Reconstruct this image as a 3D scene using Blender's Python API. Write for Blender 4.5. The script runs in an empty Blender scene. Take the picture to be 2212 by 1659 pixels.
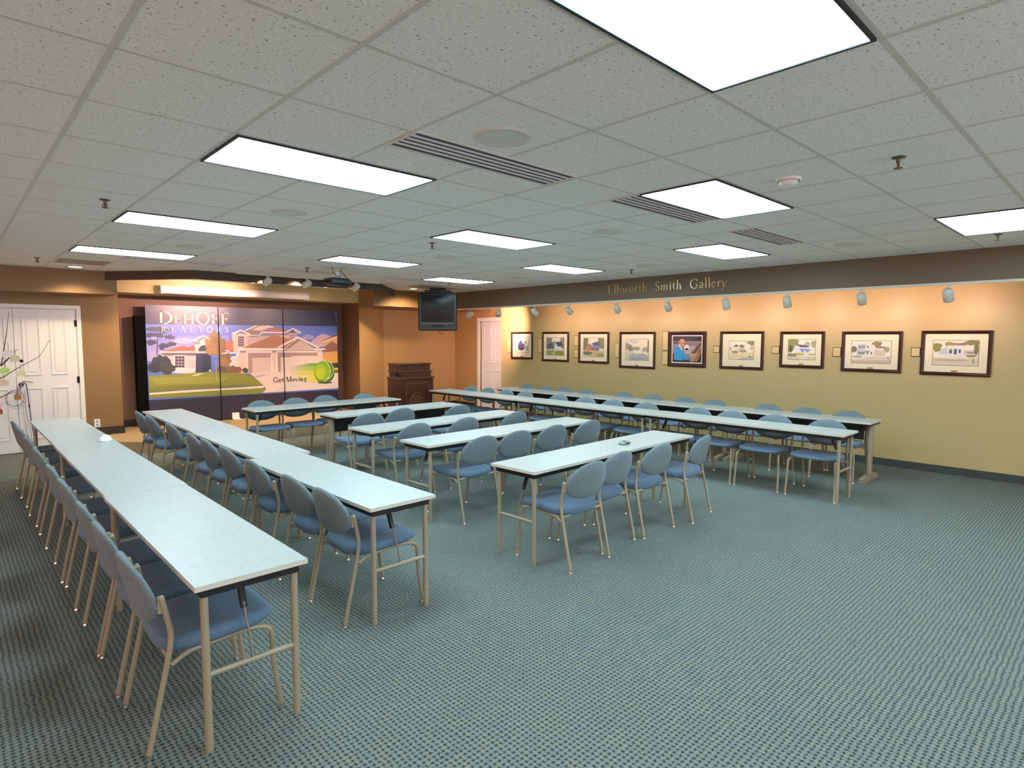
import bpy, math, random
from mathutils import Vector, Matrix

# ------------------------------------------------------------------ camera, world, exposure
scene = bpy.context.scene
COL = scene.collection
EYE = 1.745
H = 2.732                                   # ceiling height
YAW, PITCH, ROLL = 0.758783, 0.0777236, 0.0019684
_fw = Vector((math.sin(YAW)*math.cos(PITCH), math.cos(YAW)*math.cos(PITCH), -math.sin(PITCH)))
_r = _fw.cross(Vector((0, 0, 1))).normalized()
_u = _r.cross(_fw)
_c, _s = math.cos(ROLL), math.sin(ROLL)
_r, _u = _c*_r + _s*_u, _c*_u - _s*_r
cam_data = bpy.data.cameras.new('camera')
cam_data.sensor_fit = 'HORIZONTAL'
cam_data.sensor_width = 36.0
cam_data.lens = 1291.1/2212*36.0
cam_data.clip_start = 0.05
cam = bpy.data.objects.new('camera', cam_data)
COL.objects.link(cam)
m = Matrix.Identity(4)
for i in range(3):
    m[i][0], m[i][1], m[i][2] = _r[i], _u[i], -_fw[i]
m[2][3] = EYE
cam.matrix_world = m
scene.camera = cam

world = bpy.data.worlds.new('world')
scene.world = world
world.use_nodes = True
WN = world.node_tree
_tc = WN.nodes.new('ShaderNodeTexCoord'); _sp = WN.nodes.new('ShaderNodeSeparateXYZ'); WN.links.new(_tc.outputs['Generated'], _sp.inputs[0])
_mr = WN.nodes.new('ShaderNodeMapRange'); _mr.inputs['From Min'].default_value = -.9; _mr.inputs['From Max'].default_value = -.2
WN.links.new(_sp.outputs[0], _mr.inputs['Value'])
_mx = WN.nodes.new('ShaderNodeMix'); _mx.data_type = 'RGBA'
_mx.inputs[6].default_value = (.80, .40, .26, 1)      # added warm fill from the left, browns the floor there
_mx.inputs[7].default_value = (.92, .95, 1.0, 1)      # added pale fill from the open back, brightens the ceiling
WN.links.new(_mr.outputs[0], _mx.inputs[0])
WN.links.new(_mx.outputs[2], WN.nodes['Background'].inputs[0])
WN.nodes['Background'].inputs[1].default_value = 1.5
scene.view_settings.view_transform = 'Standard'
scene.view_settings.look = 'None'
scene.view_settings.exposure = 0.38
scene.view_settings.gamma = 1.0
scene.view_settings.use_curve_mapping = False
scene.cycles.use_denoising = True
scene.cycles.max_bounces = 8
scene.cycles.diffuse_bounces = 5
scene.cycles.sample_clamp_indirect = 6.0

PANEL_L = 14.0                              # radiance of the fluorescent panels
PANEL_COL = (0.74, 0.97, 1.06)
WARM = (1.0, 0.60, 0.50)

# ------------------------------------------------------------------ helpers
def lin(h):
    if isinstance(h, str):
        h = [int(h[i:i+2], 16)/255 for i in (0, 2, 4)]
    return tuple(c/12.92 if c <= .04045 else ((c+.055)/1.055)**2.4 for c in h) + (1.0,)

class MB:
    """collects shapes and links them as one mesh object"""
    def __init__(s):
        s.v, s.f, s.mi, s.sm = [], [], [], []
    def add(s, vs, fs, mi=0, smooth=False):
        b = len(s.v)
        s.v += [tuple(p) for p in vs]
        for f in fs:
            s.f.append([b+i for i in f]); s.mi.append(mi); s.sm.append(smooth)
        return s
    def box(s, a, b, mi=0, bev=0.0):
        x0, y0, z0 = a; x1, y1, z1 = b
        if x0 > x1: x0, x1 = x1, x0
        if y0 > y1: y0, y1 = y1, y0
        if z0 > z1: z0, z1 = z1, z0
        if bev <= 0:
            vs = [(x0,y0,z0),(x1,y0,z0),(x1,y1,z0),(x0,y1,z0),(x0,y0,z1),(x1,y0,z1),(x1,y1,z1),(x0,y1,z1)]
            fs = [(3,2,1,0),(4,5,6,7),(0,1,5,4),(1,2,6,5),(2,3,7,6),(3,0,4,7)]
            return s.add(vs, fs, mi)
        e = bev
        vs = []
        for (z, i) in ((z0, e), (z0+e, 0), (z1-e, 0), (z1, e)):
            for (sx, sy) in ((0,0),(1,0),(1,1),(0,1)):
                X0, X1, Y0, Y1 = x0+i, x1-i, y0+i, y1-i
                cx = X1 if sx else X0; cy = Y1 if sy else Y0
                dx = -e if sx else e; dy = -e if sy else e
                p = (cx+dx, cy, z); q = (cx, cy+dy, z)
                if (sx, sy) in ((0,0),(1,1)):
                    vs += [q, p]
                else:
                    vs += [p, q]
        fs = []
        for k in range(3):
            for j in range(8):
                a_, b_ = k*8+j, k*8+(j+1) % 8
                fs.append((a_, b_, b_+8, a_+8))
        fs.append(tuple(reversed(range(8)))); fs.append(tuple(range(24, 32)))
        return s.add(vs, fs, mi)
    def prism(s, poly, z0, z1, mi=0):
        n = len(poly)
        vs = [(x, y, z0) for x, y in poly] + [(x, y, z1) for x, y in poly]
        fs = [tuple(reversed(range(n))), tuple(range(n, 2*n))] + [(i, (i+1) % n, n+(i+1) % n, n+i) for i in range(n)]
        return s.add(vs, fs, mi)
    def tube(s, path, r, seg=10, mi=0, cap=True):
        P = [Vector(p) for p in path]
        R = r if isinstance(r, (list, tuple)) else [r]*len(P)
        t0 = (P[1]-P[0]).normalized()
        n = t0.orthogonal().normalized()
        vs = []
        for i, p in enumerate(P):
            if i == 0: t = (P[1]-P[0])
            elif i == len(P)-1: t = (P[-1]-P[-2])
            else: t = (P[i+1]-P[i]).normalized() + (P[i]-P[i-1]).normalized()
            t.normalize()
            n = (n - t*n.dot(t)).normalized()
            b = t.cross(n)
            for k in range(seg):
                a = 2*math.pi*k/seg
                vs.append(p + (n*math.cos(a) + b*math.sin(a))*R[i])
        fs = []
        for i in range(len(P)-1):
            for k in range(seg):
                a, b_ = i*seg+k, i*seg+(k+1) % seg
                fs.append((a, b_, b_+seg, a+seg))
        s.add(vs, fs, mi, True)
        if cap:
            s.add(vs[:seg], [tuple(reversed(range(seg)))], mi)
            s.add(vs[-seg:], [tuple(range(seg))], mi)
        return s
    def lathe(s, prof, c=(0,0,0), axis=(0,0,1), seg=24, mi=0, smooth=True):
        ax = Vector(axis).normalized(); n = ax.orthogonal().normalized(); b = ax.cross(n); C = Vector(c)
        vs = []
        for (r, z) in prof:
            for k in range(seg):
                a = 2*math.pi*k/seg
                vs.append(C + ax*z + (n*math.cos(a)+b*math.sin(a))*max(r, 1e-5))
        fs = []
        for i in range(len(prof)-1):
            for k in range(seg):
                a, b_ = i*seg+k, i*seg+(k+1) % seg
                fs.append((a, b_, b_+seg, a+seg))
        return s.add(vs, fs, mi, smooth)
    def rings(s, rings, mi=0):
        n = len(rings[0])
        vs = [p for r in rings for p in r]
        fs = []
        for i in range(len(rings)-1):
            for k in range(n):
                a, b = i*n+k, i*n+(k+1) % n
                fs.append((a, b, b+n, a+n))
        fs.append(tuple(reversed(range(n)))); fs.append(tuple(range((len(rings)-1)*n, len(rings)*n)))
        return s.add(vs, fs, mi, True)
    def build(s, name, mats, parent=None, loc=None, rotz=None):
        me = bpy.data.meshes.new(name)
        me.from_pydata(s.v, [], s.f)
        if not isinstance(mats, (list, tuple)): mats = [mats]
        for mm in mats: me.materials.append(mm)
        me.polygons.foreach_set('material_index', s.mi)
        me.polygons.foreach_set('use_smooth', s.sm)
        me.update()
        o = bpy.data.objects.new(name, me)
        COL.objects.link(o)
        if parent is not None: o.parent = parent
        if loc is not None: o.location = loc
        if rotz is not None: o.rotation_euler = (0, 0, rotz)
        return o

def tag(o, label, cat, group=None, kind=None):
    o['label'] = label; o['category'] = cat
    if group: o['group'] = group
    if kind: o['kind'] = kind
    return o

def thing(name, label, cat, loc=(0,0,0), rotz=0.0, group=None):
    o = bpy.data.objects.new(name, None)
    o.empty_display_size = 0.1
    COL.objects.link(o)
    o.location = loc; o.rotation_euler = (0, 0, rotz)
    return tag(o, label, cat, group)

def struct(name, mb, mats, parent=None):
    o = mb.build(name, mats, parent)
    if parent is None: o['kind'] = 'structure'
    return o

def dup(root, loc, rotz, label):
    r = root.copy(); COL.objects.link(r); r.location = loc; r.rotation_euler = (0, 0, rotz); r['label'] = label
    for ch in list(root.children):
        c = ch.copy(); COL.objects.link(c); c.parent = r
        for g in list(ch.children):
            d = g.copy(); COL.objects.link(d); d.parent = c
    return r

def fillet(pts, r, n=5):
    P = [Vector(p) for p in pts]; out = [P[0]]
    for i in range(1, len(P)-1):
        a, b, c = P[i-1], P[i], P[i+1]
        d = min(r, (a-b).length*.49, (c-b).length*.49)
        p = b+(a-b).normalized()*d; q = b+(c-b).normalized()*d
        for k in range(n+1):
            t = k/n
            out.append(p*(1-t)**2 + b*2*t*(1-t) + q*t*t)
    out.append(P[-1])
    return out

# ------------------------------------------------------------------ materials
def mat(name, col, rough=.5, metal=0.0, spec=.5, var=0.0, vscale=20.0, bump=0.0, bscale=200.0, col2=None):
    mt = bpy.data.materials.new(name); mt.use_nodes = True
    nt = mt.node_tree; bs = nt.nodes['Principled BSDF']
    c = lin(col) if not isinstance(col, tuple) else col+(1,)
    bs.inputs['Base Color'].default_value = c
    bs.inputs['Roughness'].default_value = rough
    bs.inputs['Metallic'].default_value = metal
    bs.inputs['Specular IOR Level'].default_value = spec
    tc = nt.nodes.new('ShaderNodeTexCoord')
    nz = nt.nodes.new('ShaderNodeTexNoise'); nz.inputs['Scale'].default_value = vscale; nz.inputs['Detail'].default_value = 4
    nt.links.new(tc.outputs['Object'], nz.inputs['Vector'])
    mx = nt.nodes.new('ShaderNodeMix'); mx.data_type = 'RGBA'
    d = lin(col2) if isinstance(col2, str) else tuple(k*(1-var) for k in c[:3])+(1,)
    e = c if col2 else tuple(min(1, k*(1+var)) for k in c[:3])+(1,)
    mx.inputs[6].default_value = d; mx.inputs[7].default_value = e
    nt.links.new(nz.outputs['Fac'], mx.inputs[0])
    nt.links.new(mx.outputs[2], bs.inputs['Base Color'])
    if bump > 0:
        n2 = nt.nodes.new('ShaderNodeTexNoise'); n2.inputs['Scale'].default_value = bscale
        nt.links.new(tc.outputs['Object'], n2.inputs['Vector'])
        bp = nt.nodes.new('ShaderNodeBump'); bp.inputs['Strength'].default_value = bump; bp.inputs['Distance'].default_value = .002
        nt.links.new(n2.outputs['Fac'], bp.inputs['Height']); nt.links.new(bp.outputs['Normal'], bs.inputs['Normal'])
    return mt

def emat(name, col, strength):
    mt = bpy.data.materials.new(name); mt.use_nodes = True
    bs = mt.node_tree.nodes['Principled BSDF']
    bs.inputs['Base Color'].default_value = (.8, .8, .8, 1)
    bs.inputs['Emission Color'].default_value = col+(1,)
    bs.inputs['Emission Strength'].default_value = strength
    return mt

def nmath(nt, op, a, b=None, c=None):
    n = nt.nodes.new('ShaderNodeMath'); n.operation = op
    for i, x in enumerate((a, b, c)):
        if x is None: continue
        if isinstance(x, (int, float)): n.inputs[i].default_value = x
        else: nt.links.new(x, n.inputs[i])
    return n.outputs[0]

def carpet_mat(name, c_a, c_b, c_gap, cell, amount=1.0):
    """basket-weave loop carpet"""
    mt = bpy.data.materials.new(name); mt.use_nodes = True
    nt = mt.node_tree; bs = nt.nodes['Principled BSDF']; L = nt.links
    tc = nt.nodes.new('ShaderNodeTexCoord'); sp = nt.nodes.new('ShaderNodeSeparateXYZ')
    L.new(tc.outputs['Object'], sp.inputs[0])
    wz = nt.nodes.new('ShaderNodeTexNoise'); wz.inputs['Scale'].default_value = .45/cell; L.new(tc.outputs['Object'], wz.inputs['Vector'])
    ws = nt.nodes.new('ShaderNodeSeparateColor'); L.new(wz.outputs['Color'], ws.inputs[0])
    u = nmath(nt, 'ADD', nmath(nt, 'DIVIDE', sp.outputs[0], cell), nmath(nt, 'MULTIPLY', ws.outputs[0], .8))
    v = nmath(nt, 'ADD', nmath(nt, 'DIVIDE', sp.outputs[1], cell), nmath(nt, 'MULTIPLY', ws.outputs[1], .8))
    fu = nmath(nt, 'FRACT', u); fv = nmath(nt, 'FRACT', v)
    iu = nmath(nt, 'FLOOR', u); iv = nmath(nt, 'FLOOR', v)
    par = nmath(nt, 'FLOORED_MODULO', nmath(nt, 'ADD', iu, iv), 2.0)
    def mixv(a, b): 
        return nmath(nt, 'ADD', nmath(nt, 'MULTIPLY', a, nmath(nt, 'SUBTRACT', 1.0, par)), nmath(nt, 'MULTIPLY', b, par))
    across = mixv(fu, fv); along = mixv(fv, fu)
    sa = nmath(nt, 'SINE', nmath(nt, 'MULTIPLY', across, math.pi))
    sl = nmath(nt, 'SINE', nmath(nt, 'MULTIPLY', along, math.pi))
    hole = nmath(nt, 'MULTIPLY', nmath(nt, 'SUBTRACT', 1.0, nmath(nt, 'POWER', sa, .8)), nmath(nt, 'SUBTRACT', 1.0, nmath(nt, 'POWER', sl, 1.3)))
    h = nmath(nt, 'MULTIPLY', nmath(nt, 'SUBTRACT', 1.0, hole), nmath(nt, 'ADD', .62, nmath(nt, 'MULTIPLY', sa, .38)))
    cmb = nt.nodes.new('ShaderNodeCombineXYZ'); L.new(iu, cmb.inputs[0]); L.new(iv, cmb.inputs[1])
    wn = nt.nodes.new('ShaderNodeTexWhiteNoise'); L.new(cmb.outputs[0], wn.inputs['Vector'])
    nz = nt.nodes.new('ShaderNodeTexNoise'); nz.inputs['Scale'].default_value = 260; L.new(tc.outputs['Object'], nz.inputs['Vector'])
    m1 = nt.nodes.new('ShaderNodeMix'); m1.data_type = 'RGBA'; m1.inputs[6].default_value = lin(c_a); m1.inputs[7].default_value = lin(c_b)
    n3 = nt.nodes.new('ShaderNodeTexNoise'); n3.inputs['Scale'].default_value = 9; n3.inputs['Detail'].default_value = 3
    L.new(tc.outputs['Object'], n3.inputs['Vector'])
    L.new(nmath(nt, 'ADD', nmath(nt, 'MULTIPLY', wn.outputs['Value'], .45), nmath(nt, 'MULTIPLY', n3.outputs['Fac'], .55)), m1.inputs[0])
    m2 = nt.nodes.new('ShaderNodeMix'); m2.data_type = 'RGBA'; m2.inputs[6].default_value = lin(c_gap)
    L.new(m1.outputs[2], m2.inputs[7])
    fac = nt.nodes.new('ShaderNodeMapRange'); fac.inputs['From Min'].default_value = .30; fac.inputs['From Max'].default_value = .98
    L.new(nmath(nt, 'ADD', h, nmath(nt, 'MULTIPLY', nmath(nt, 'SUBTRACT', nz.outputs['Fac'], .5), .5)), fac.inputs['Value'])
    L.new(fac.outputs[0], m2.inputs[0])
    L.new(m2.outputs[2], bs.inputs['Base Color'])
    bs.inputs['Roughness'].default_value = .95; bs.inputs['Specular IOR Level'].default_value = .15
    bp = nt.nodes.new('ShaderNodeBump'); bp.inputs['Strength'].default_value = .6*amount; bp.inputs['Distance'].default_value = .006
    L.new(h, bp.inputs['Height']); L.new(bp.outputs['Normal'], bs.inputs['Normal'])
    return mt

def speckle_mat(name, base, dark, rough=.8, s1=90.0, s2=260.0, thr=.62, spec=.3):
    """pale surface with small dark flecks"""
    mt = bpy.data.materials.new(name); mt.use_nodes = True
    nt = mt.node_tree; bs = nt.nodes['Principled BSDF']; L = nt.links
    tc = nt.nodes.new('ShaderNodeTexCoord')
    n1 = nt.nodes.new('ShaderNodeTexNoise'); n1.inputs['Scale'].default_value = s1; n1.inputs['Detail'].default_value = 3
    n2 = nt.nodes.new('ShaderNodeTexNoise'); n2.inputs['Scale'].default_value = s2
    L.new(tc.outputs['Object'], n1.inputs['Vector']); L.new(tc.outputs['Object'], n2.inputs['Vector'])
    a = nt.nodes.new('ShaderNodeMapRange'); a.inputs['From Min'].default_value = thr; a.inputs['From Max'].default_value = thr+.06
    L.new(n1.outputs['Fac'], a.inputs['Value'])
    b = nt.nodes.new('ShaderNodeMapRange'); b.inputs['From Min'].default_value = .62; b.inputs['From Max'].default_value = .70
    L.new(n2.outputs['Fac'], b.inputs['Value'])
    f = nmath(nt, 'MINIMUM', nmath(nt, 'ADD', a.outputs[0], nmath(nt, 'MULTIPLY', b.outputs[0], .5)), 1.0)
    m = nt.nodes.new('ShaderNodeMix'); m.data_type = 'RGBA'; m.inputs[6].default_value = lin(base); m.inputs[7].default_value = lin(dark)
    L.new(f, m.inputs[0]); L.new(m.outputs[2], bs.inputs['Base Color'])
    bs.inputs['Roughness'].default_value = rough; bs.inputs['Specular IOR Level'].default_value = spec
    return mt

def fabric_mat(name, c1, c2, dot):
    mt = bpy.data.materials.new(name); mt.use_nodes = True
    nt = mt.node_tree; bs = nt.nodes['Principled BSDF']; L = nt.links
    tc = nt.nodes.new('ShaderNodeTexCoord')
    nz = nt.nodes.new('ShaderNodeTexNoise'); nz.inputs['Scale'].default_value = 70; nz.inputs['Detail'].default_value = 3
    vo = nt.nodes.new('ShaderNodeTexVoronoi'); vo.inputs['Scale'].default_value = 55; vo.inputs['Randomness'].default_value = .35
    L.new(tc.outputs['Object'], nz.inputs['Vector']); L.new(tc.outputs['Object'], vo.inputs['Vector'])
    m1 = nt.nodes.new('ShaderNodeMix'); m1.data_type = 'RGBA'; m1.inputs[6].default_value = lin(c1); m1.inputs[7].default_value = lin(c2)
    L.new(nz.outputs['Fac'], m1.inputs[0])
    mr = nt.nodes.new('ShaderNodeMapRange'); mr.inputs['From Min'].default_value = .16; mr.inputs['From Max'].default_value = .08
    L.new(vo.outputs['Distance'], mr.inputs['Value'])
    m2 = nt.nodes.new('ShaderNodeMix'); m2.data_type = 'RGBA'; m2.inputs[7].default_value = lin(dot)
    L.new(m1.outputs[2], m2.inputs[6]); L.new(nmath(nt, 'MULTIPLY', mr.outputs[0], .6), m2.inputs[0])
    L.new(m2.outputs[2], bs.inputs['Base Color'])
    bs.inputs['Roughness'].default_value = .9; bs.inputs['Specular IOR Level'].default_value = .2
    bs.inputs['Sheen Weight'].default_value = .15
    return mt

def wood_mat(name, c1, c2, rough=.35):
    mt = bpy.data.materials.new(name); mt.use_nodes = True
    nt = mt.node_tree; bs = nt.nodes['Principled BSDF']; L = nt.links
    tc = nt.nodes.new('ShaderNodeTexCoord'); mp = nt.nodes.new('ShaderNodeMapping'); mp.inputs['Scale'].default_value = (14, 14, 1.6)
    nz = nt.nodes.new('ShaderNodeTexNoise'); nz.inputs['Scale'].default_value = 3; nz.inputs['Detail'].default_value = 6; nz.inputs['Distortion'].default_value = .6
    L.new(tc.outputs['Object'], mp.inputs[0]); L.new(mp.outputs[0], nz.inputs['Vector'])
    m = nt.nodes.new('ShaderNodeMix'); m.data_type = 'RGBA'; m.inputs[6].default_value = lin(c1); m.inputs[7].default_value = lin(c2)
    L.new(nz.outputs['Fac'], m.inputs[0]); L.new(m.outputs[2], bs.inputs['Base Color'])
    bs.inputs['Roughness'].default_value = rough
    return mt

M = {}
M['carpet'] = carpet_mat('carpet', '6f8284', '878b7b', '2c3538', .026)
M['stage_carpet'] = carpet_mat('stage_carpet', 'b59f80', 'a99272', '7d694e', .012, .4)
M['tile'] = speckle_mat('acoustic_tile', 'e8e7e2', '8f8b82', .9, 75, 230, .625)
M['tbar'] = mat('ceiling_grid_metal', 'c9c7bf', .6, var=.02)
M['tan'] = mat('tan_paint', 'c3b07c', .42, spec=.45, var=.03, vscale=3, bump=.05, bscale=120)
M['fascia'] = mat('dark_fascia_paint', '4c4038', .5, spec=.3, var=.03, vscale=3)
M['clay'] = mat('clay_paint', 'b28c5e', .45, spec=.4, var=.03, vscale=3, bump=.05, bscale=120)
M['pierpaint'] = mat('pier_paint', '86683f', .45, spec=.4, var=.03, vscale=3, bump=.05, bscale=120)
M['taupe'] = mat('taupe_paint', '6f6352', .5, spec=.35, var=.03, vscale=3, bump=.05, bscale=120)
M['brown'] = mat('brown_paint_and_reveal_shade', '7d5b45', .5, spec=.35, var=.04, vscale=3, bump=.05, bscale=120)
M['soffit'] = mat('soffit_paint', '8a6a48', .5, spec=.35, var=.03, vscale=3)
M['base'] = mat('dark_cove_base', '2a2522', .6, var=.1)
M['carpet_base'] = carpet_mat('carpet_base', '4b5558', '50544f', '202528', .024)
M['door'] = mat('white_door_paint', 'dfdcdc', .4, spec=.4, var=.015, vscale=4)
M['casing'] = mat('white_trim_paint', 'e2ded8', .4, spec=.4, var=.015, vscale=4)
M['laminate'] = mat('grey_laminate', 'bfc6c2', .32, spec=.5, var=.0, vscale=26, col2='a3b0b1')
M['edge'] = mat('laminate_edge', 'cfcdbf', .45, var=.02)
M['black'] = mat('black_metal', '14151a', .45, var=.1)
M['tanmetal'] = mat('tan_painted_metal', '9d937c', .32, spec=.6, var=.03)
M['chrome'] = mat('chrome', 'd8d8d4', .18, metal=1.0, var=.02)
M['bolt'] = mat('dark_bolt', '1a1714', .4, metal=.6, var=.1)
M['fabric'] = fabric_mat('blue_fabric', '5d6f78', '798a8f', 'b4c0c2')
M['seatfabric'] = fabric_mat('blue_seat_fabric', '4c6680', '69839a', 'a9b8c4')
M['shell'] = mat('grey_seat_pan', '2a2d33', .5, var=.08)
M['wood'] = wood_mat('cherry_wood', '38190f', '572a19', .35)
M['wood_d'] = wood_mat('cherry_wood_trim', '512a1e', '6e4232', .3)
M['frame'] = wood_mat('dark_frame_wood', '2b1510', '45221a', .28)
M['matboard'] = mat('cream_mat_board', 'efe4c4', .7, var=.02)
M['plaque'] = mat('cream_plaque', 'd9c58e', .5, var=.04, vscale=60)
M['brass'] = mat('brass', 'a08a4a', .3, metal=.8, var=.05)
M['white'] = mat('white_plastic', 'e6e4de', .4, var=.02)
M['head'] = mat('pale_track_head', 'cfd0c4', .4, var=.02)
M['lens'] = emat('warm_lamp_face', (1.0, .70, .42), 6.0)
M['panel'] = emat('fluorescent_diffuser', PANEL_COL, PANEL_L)
M['downlens'] = emat('downlight_lens', (1.0, .86, .66), 5.0)
M['dark'] = mat('dark_fixture_trim', '15181d', .5, var=.05)
M['grille'] = mat('speaker_grille', 'cdd0c8', .6, var=.04, vscale=400)
M['ventslot'] = mat('vent_slot_dark', '34333a', .6, var=.1)
M['ventslat'] = mat('vent_slat_grey', 'dcd8da', .5, var=.03)
M['vent2'] = mat('return_grille_grey', '9d948a', .6, var=.08, vscale=90)
M['sprink'] = mat('sprinkler_metal', '6e675c', .35, metal=.7, var=.05)
M['tvcase'] = mat('black_tv_case', '121318', .3, var=.05)
M['screen'] = mat('dark_tube_glass', '0b0f0f', .2, spec=.25, var=.05)
M['tvtrim'] = mat('silver_tv_trim', '7d7d80', .3, metal=.6, var=.05)
M['proj'] = mat('navy_projector_case', '10161f', .28, var=.05)
M['navy'] = mat('black_display_end', '060508', .8, spec=.1, var=.05)
M['letter'] = mat('gold_letter', 'b9a67c', .3, metal=.4, var=.03)
M['twig'] = mat('dark_twig_bark', '4a3f3a', .8, var=.1)
M['cable'] = mat('blue_grey_cable', '5a608c', .4, var=.05)
M['cable_b'] = mat('black_cable', '17171d', .4, var=.05)
M['lightcable'] = mat('pale_grey_cable', 'a5a8b4', .4, var=.05)
M['device'] = mat('grey_device_plastic', '8f9698', .35, var=.04)
M['paper'] = mat('white_tissue_paper', 'f2f4f4', .8, var=.01)

_flat = {}
def flat(hexcol, rough=.35, spec=.4):
    """printed ink of one colour"""
    k = (hexcol, rough, spec)
    if k not in _flat:
        _flat[k] = mat('print_ink', hexcol if isinstance(hexcol, str) else lin([v/255 for v in hexcol])[:3], rough, spec=spec, var=.03, vscale=30)
    return _flat[k]

# ------------------------------------------------------------------ room shell
T = 0.6096
GX, GY = 1.079, 3.0909
XL, YB = -3.6, -3.2                         # extent of the room beyond the frame
struct('floor', MB().box((XL, YB, -.08), (10.2, 12.7, 0)), M['carpet'])
struct('ceiling', MB().box((XL, YB, H), (10.2, 12.7, H+.05)), M['tile'])
# back wall left of the stage, with the double-door opening
w = MB()
w.box((XL, 11.5, 0), (-.06, 11.7, H)); w.box((-.06, 11.5, 2.175), (1.53, 11.7, H)); w.box((1.53, 11.5, 0), (2.08, 12.4, H))
w.box((-.06, 11.58, 0), (1.53, 11.7, 2.175))
struct('wall_back', w, M['pierpaint'])
struct('wall_niche', MB().box((2.08, 12.25, 0), (6.42, 12.4, 2.6)), M['brown'])
struct('trim_1', MB().box((2.08, 11.5, 2.468), (6.42, 12.25, H)), M['tan'])            # header above the niche
w = MB().prism([(6.42, 11.5), (7.5, 12.3), (9.9, 12.3), (9.9, 12.5), (6.42, 12.5)], 0, H)
w.mi[-1] = 1  # niche-side reveal face takes the brown, its shade put into the colour
struct('wall_podium', w, [M['clay'], M['brown']])
w = MB()
w.box((9.62, 10.17, 2.175), (9.8, 12.3, H)); w.box((9.62, 11.34, 0), (9.8, 12.3, 2.175)); w.box((9.62, 10.17, 0), (9.8, 10.36, 2.175))
w.box((9.70, 10.36, 0), (9.8, 11.34, 2.175))
struct('wall_corner', w, M['clay'])
struct('wall_right', MB().box((9.3, YB, 0), (9.62, 10.17, H)), M['tan'])
struct('trim_2', MB().box((8.33, YB, 2.38), (8.37, 10.9, H)), M['taupe'])              # gallery valance
struct('trim_3', MB().box((XL, 10.9, 2.39), (1.97, 11.5, H)), M['soffit'])              # left soffit
struct('trim_4', MB().prism([(6.42, 10.9), (9.62, 10.9), (9.62, 12.3), (7.5, 12.3), (6.42, 11.5)], 2.39, H), M['soffit'])
fp = [(1.82, 10.9), (2.75, 9.75), (5.88, 9.75), (6.92, 10.9)]
fq = [(6.88, 10.93), (5.86, 9.79), (2.77, 9.79), (1.87, 10.93)]
struct('trim_5', MB().prism(fp+fq, 2.602, H), M['fascia'])                               # hanging fascia
# stage platform
struct('floor_stage', MB().prism([(1.62, 11.5), (1.62, 10.78), (2.3, 10.12), (5.7, 10.12), (6.41, 10.78), (6.41, 12.25), (2.08, 12.25), (2.08, 11.5)], 0, .16), M['stage_carpet'])
# baseboards
struct('baseboard_left', MB().box((1.585, 11.488, .16), (2.085, 11.5, .285)).box((2.08, 11.488, .16), (2.092, 12.25, .285)), M['base'])
struct('baseboard_niche', MB().box((2.08, 12.238, .16), (6.42, 12.25, .285)), M['base'])
struct('baseboard_podium', MB().box((7.5, 12.288, 0), (9.62, 12.3, .1)).box((9.608, 11.4, 0), (9.62, 12.3, .1)), M['base'])
struct('baseboard_right', MB().box((9.288, YB, 0), (9.3, 10.17, .1)).box((9.3, 10.17, 0), (9.62, 10.182, .1)), M['carpet_base'])

# ceiling grid (T-bars); cut where the light fixtures sit
FIX = [(0,-4),(0,0),(0,4),(0,8),(4,-2),(4,2),(4,6),(8,-4),(8,0),(8,4),(8,8),(4,-6)]
taken = {}
for (i, j) in FIX: taken[(i, j)] = 1
g = MB()
for i in range(-8, 15):
    x = GX+i*T
    if x < XL or x > 10.1: continue
    for j in range(-11, 16):
        if (i-1, j) in taken: continue
        y0 = GY+j*T
        if y0 < YB or y0+T > 12.6: continue
        g.box((x-.011, y0, H-.0015), (x+.011, y0+T, H+.001))
for j in range(-11, 16):
    y = GY+j*T
    if y < YB or y > 12.6: continue
    for i in range(-8, 15):
        x0 = GX+i*T
        if x0 < XL or x0+T > 10.15: continue
        g.box((x0+.012, y-.011, H-.0015), (x0+T-.012, y+.011, H+.001))
struct('trim_6', g, M['tbar'])

# door casings and doors
c = MB()
c.box((1.52, 11.478, 0), (1.575, 11.5, 2.225)).box((-.105, 11.478, 0), (-.05, 11.5, 2.225)).box((-.05, 11.478, 2.17), (1.52, 11.5, 2.225))
c.box((1.512, 11.5, 0), (1.53, 11.58, 2.175)).box((-.06, 11.5, 0), (-.042, 11.58, 2.175)).box((-.05, 11.5, 2.162), (1.52, 11.58, 2.175))
struct('trim_7', c, M['casing'])
c = MB()
c.box((9.598, 11.29, 0), (9.62, 11.39, 2.225)).box((9.598, 10.30, 0), (9.62, 10.39, 2.225)).box((9.598, 10.39, 2.13), (9.62, 11.29, 2.225))
struct('trim_8', c, M['casing'])

def door_leaf(name, x0, x1, zt, panels, flip=False):
    """leaf in the plane y=0 (front at -y); panels: list of (xa, xb, za, zb) outlined by raised moulding"""
    d = MB().box((x0, 0, .008), (x1, .04, zt), bev=.003)
    for (a, b, za, zb) in panels:
        w_ = .022
        for (p, q) in (((a, za), (b, za+w_)), ((a, zb-w_), (b, zb)), ((a, za+w_), (a+w_, zb-w_)), ((b-w_, za+w_), (b, zb-w_))):
            d.box((p[0], -.012, p[1]), (q[0], 0, q[1]), bev=.003)
        d.box((a+w_+.03, -.006, za+w_+.03), (b-w_-.03, 0, zb-w_-.03), bev=.003)
    return d
pr = [(.842, 1.06, 1.161, 2.042), (1.173, 1.381, 1.161, 2.042), (.842, 1.06, .20, .974), (1.173, 1.381, .20, .974)]
d = door_leaf('door', .752, 1.508, 2.158, pr)
d1 = d.build('door_1', M['door'], loc=(0, 11.47+.02, 0)); d1['kind'] = 'structure'
pl = [(.737-(a-.762)-.0-(b-a), .737-(a-.762), za, zb) for (a, b, za, zb) in pr]
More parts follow.
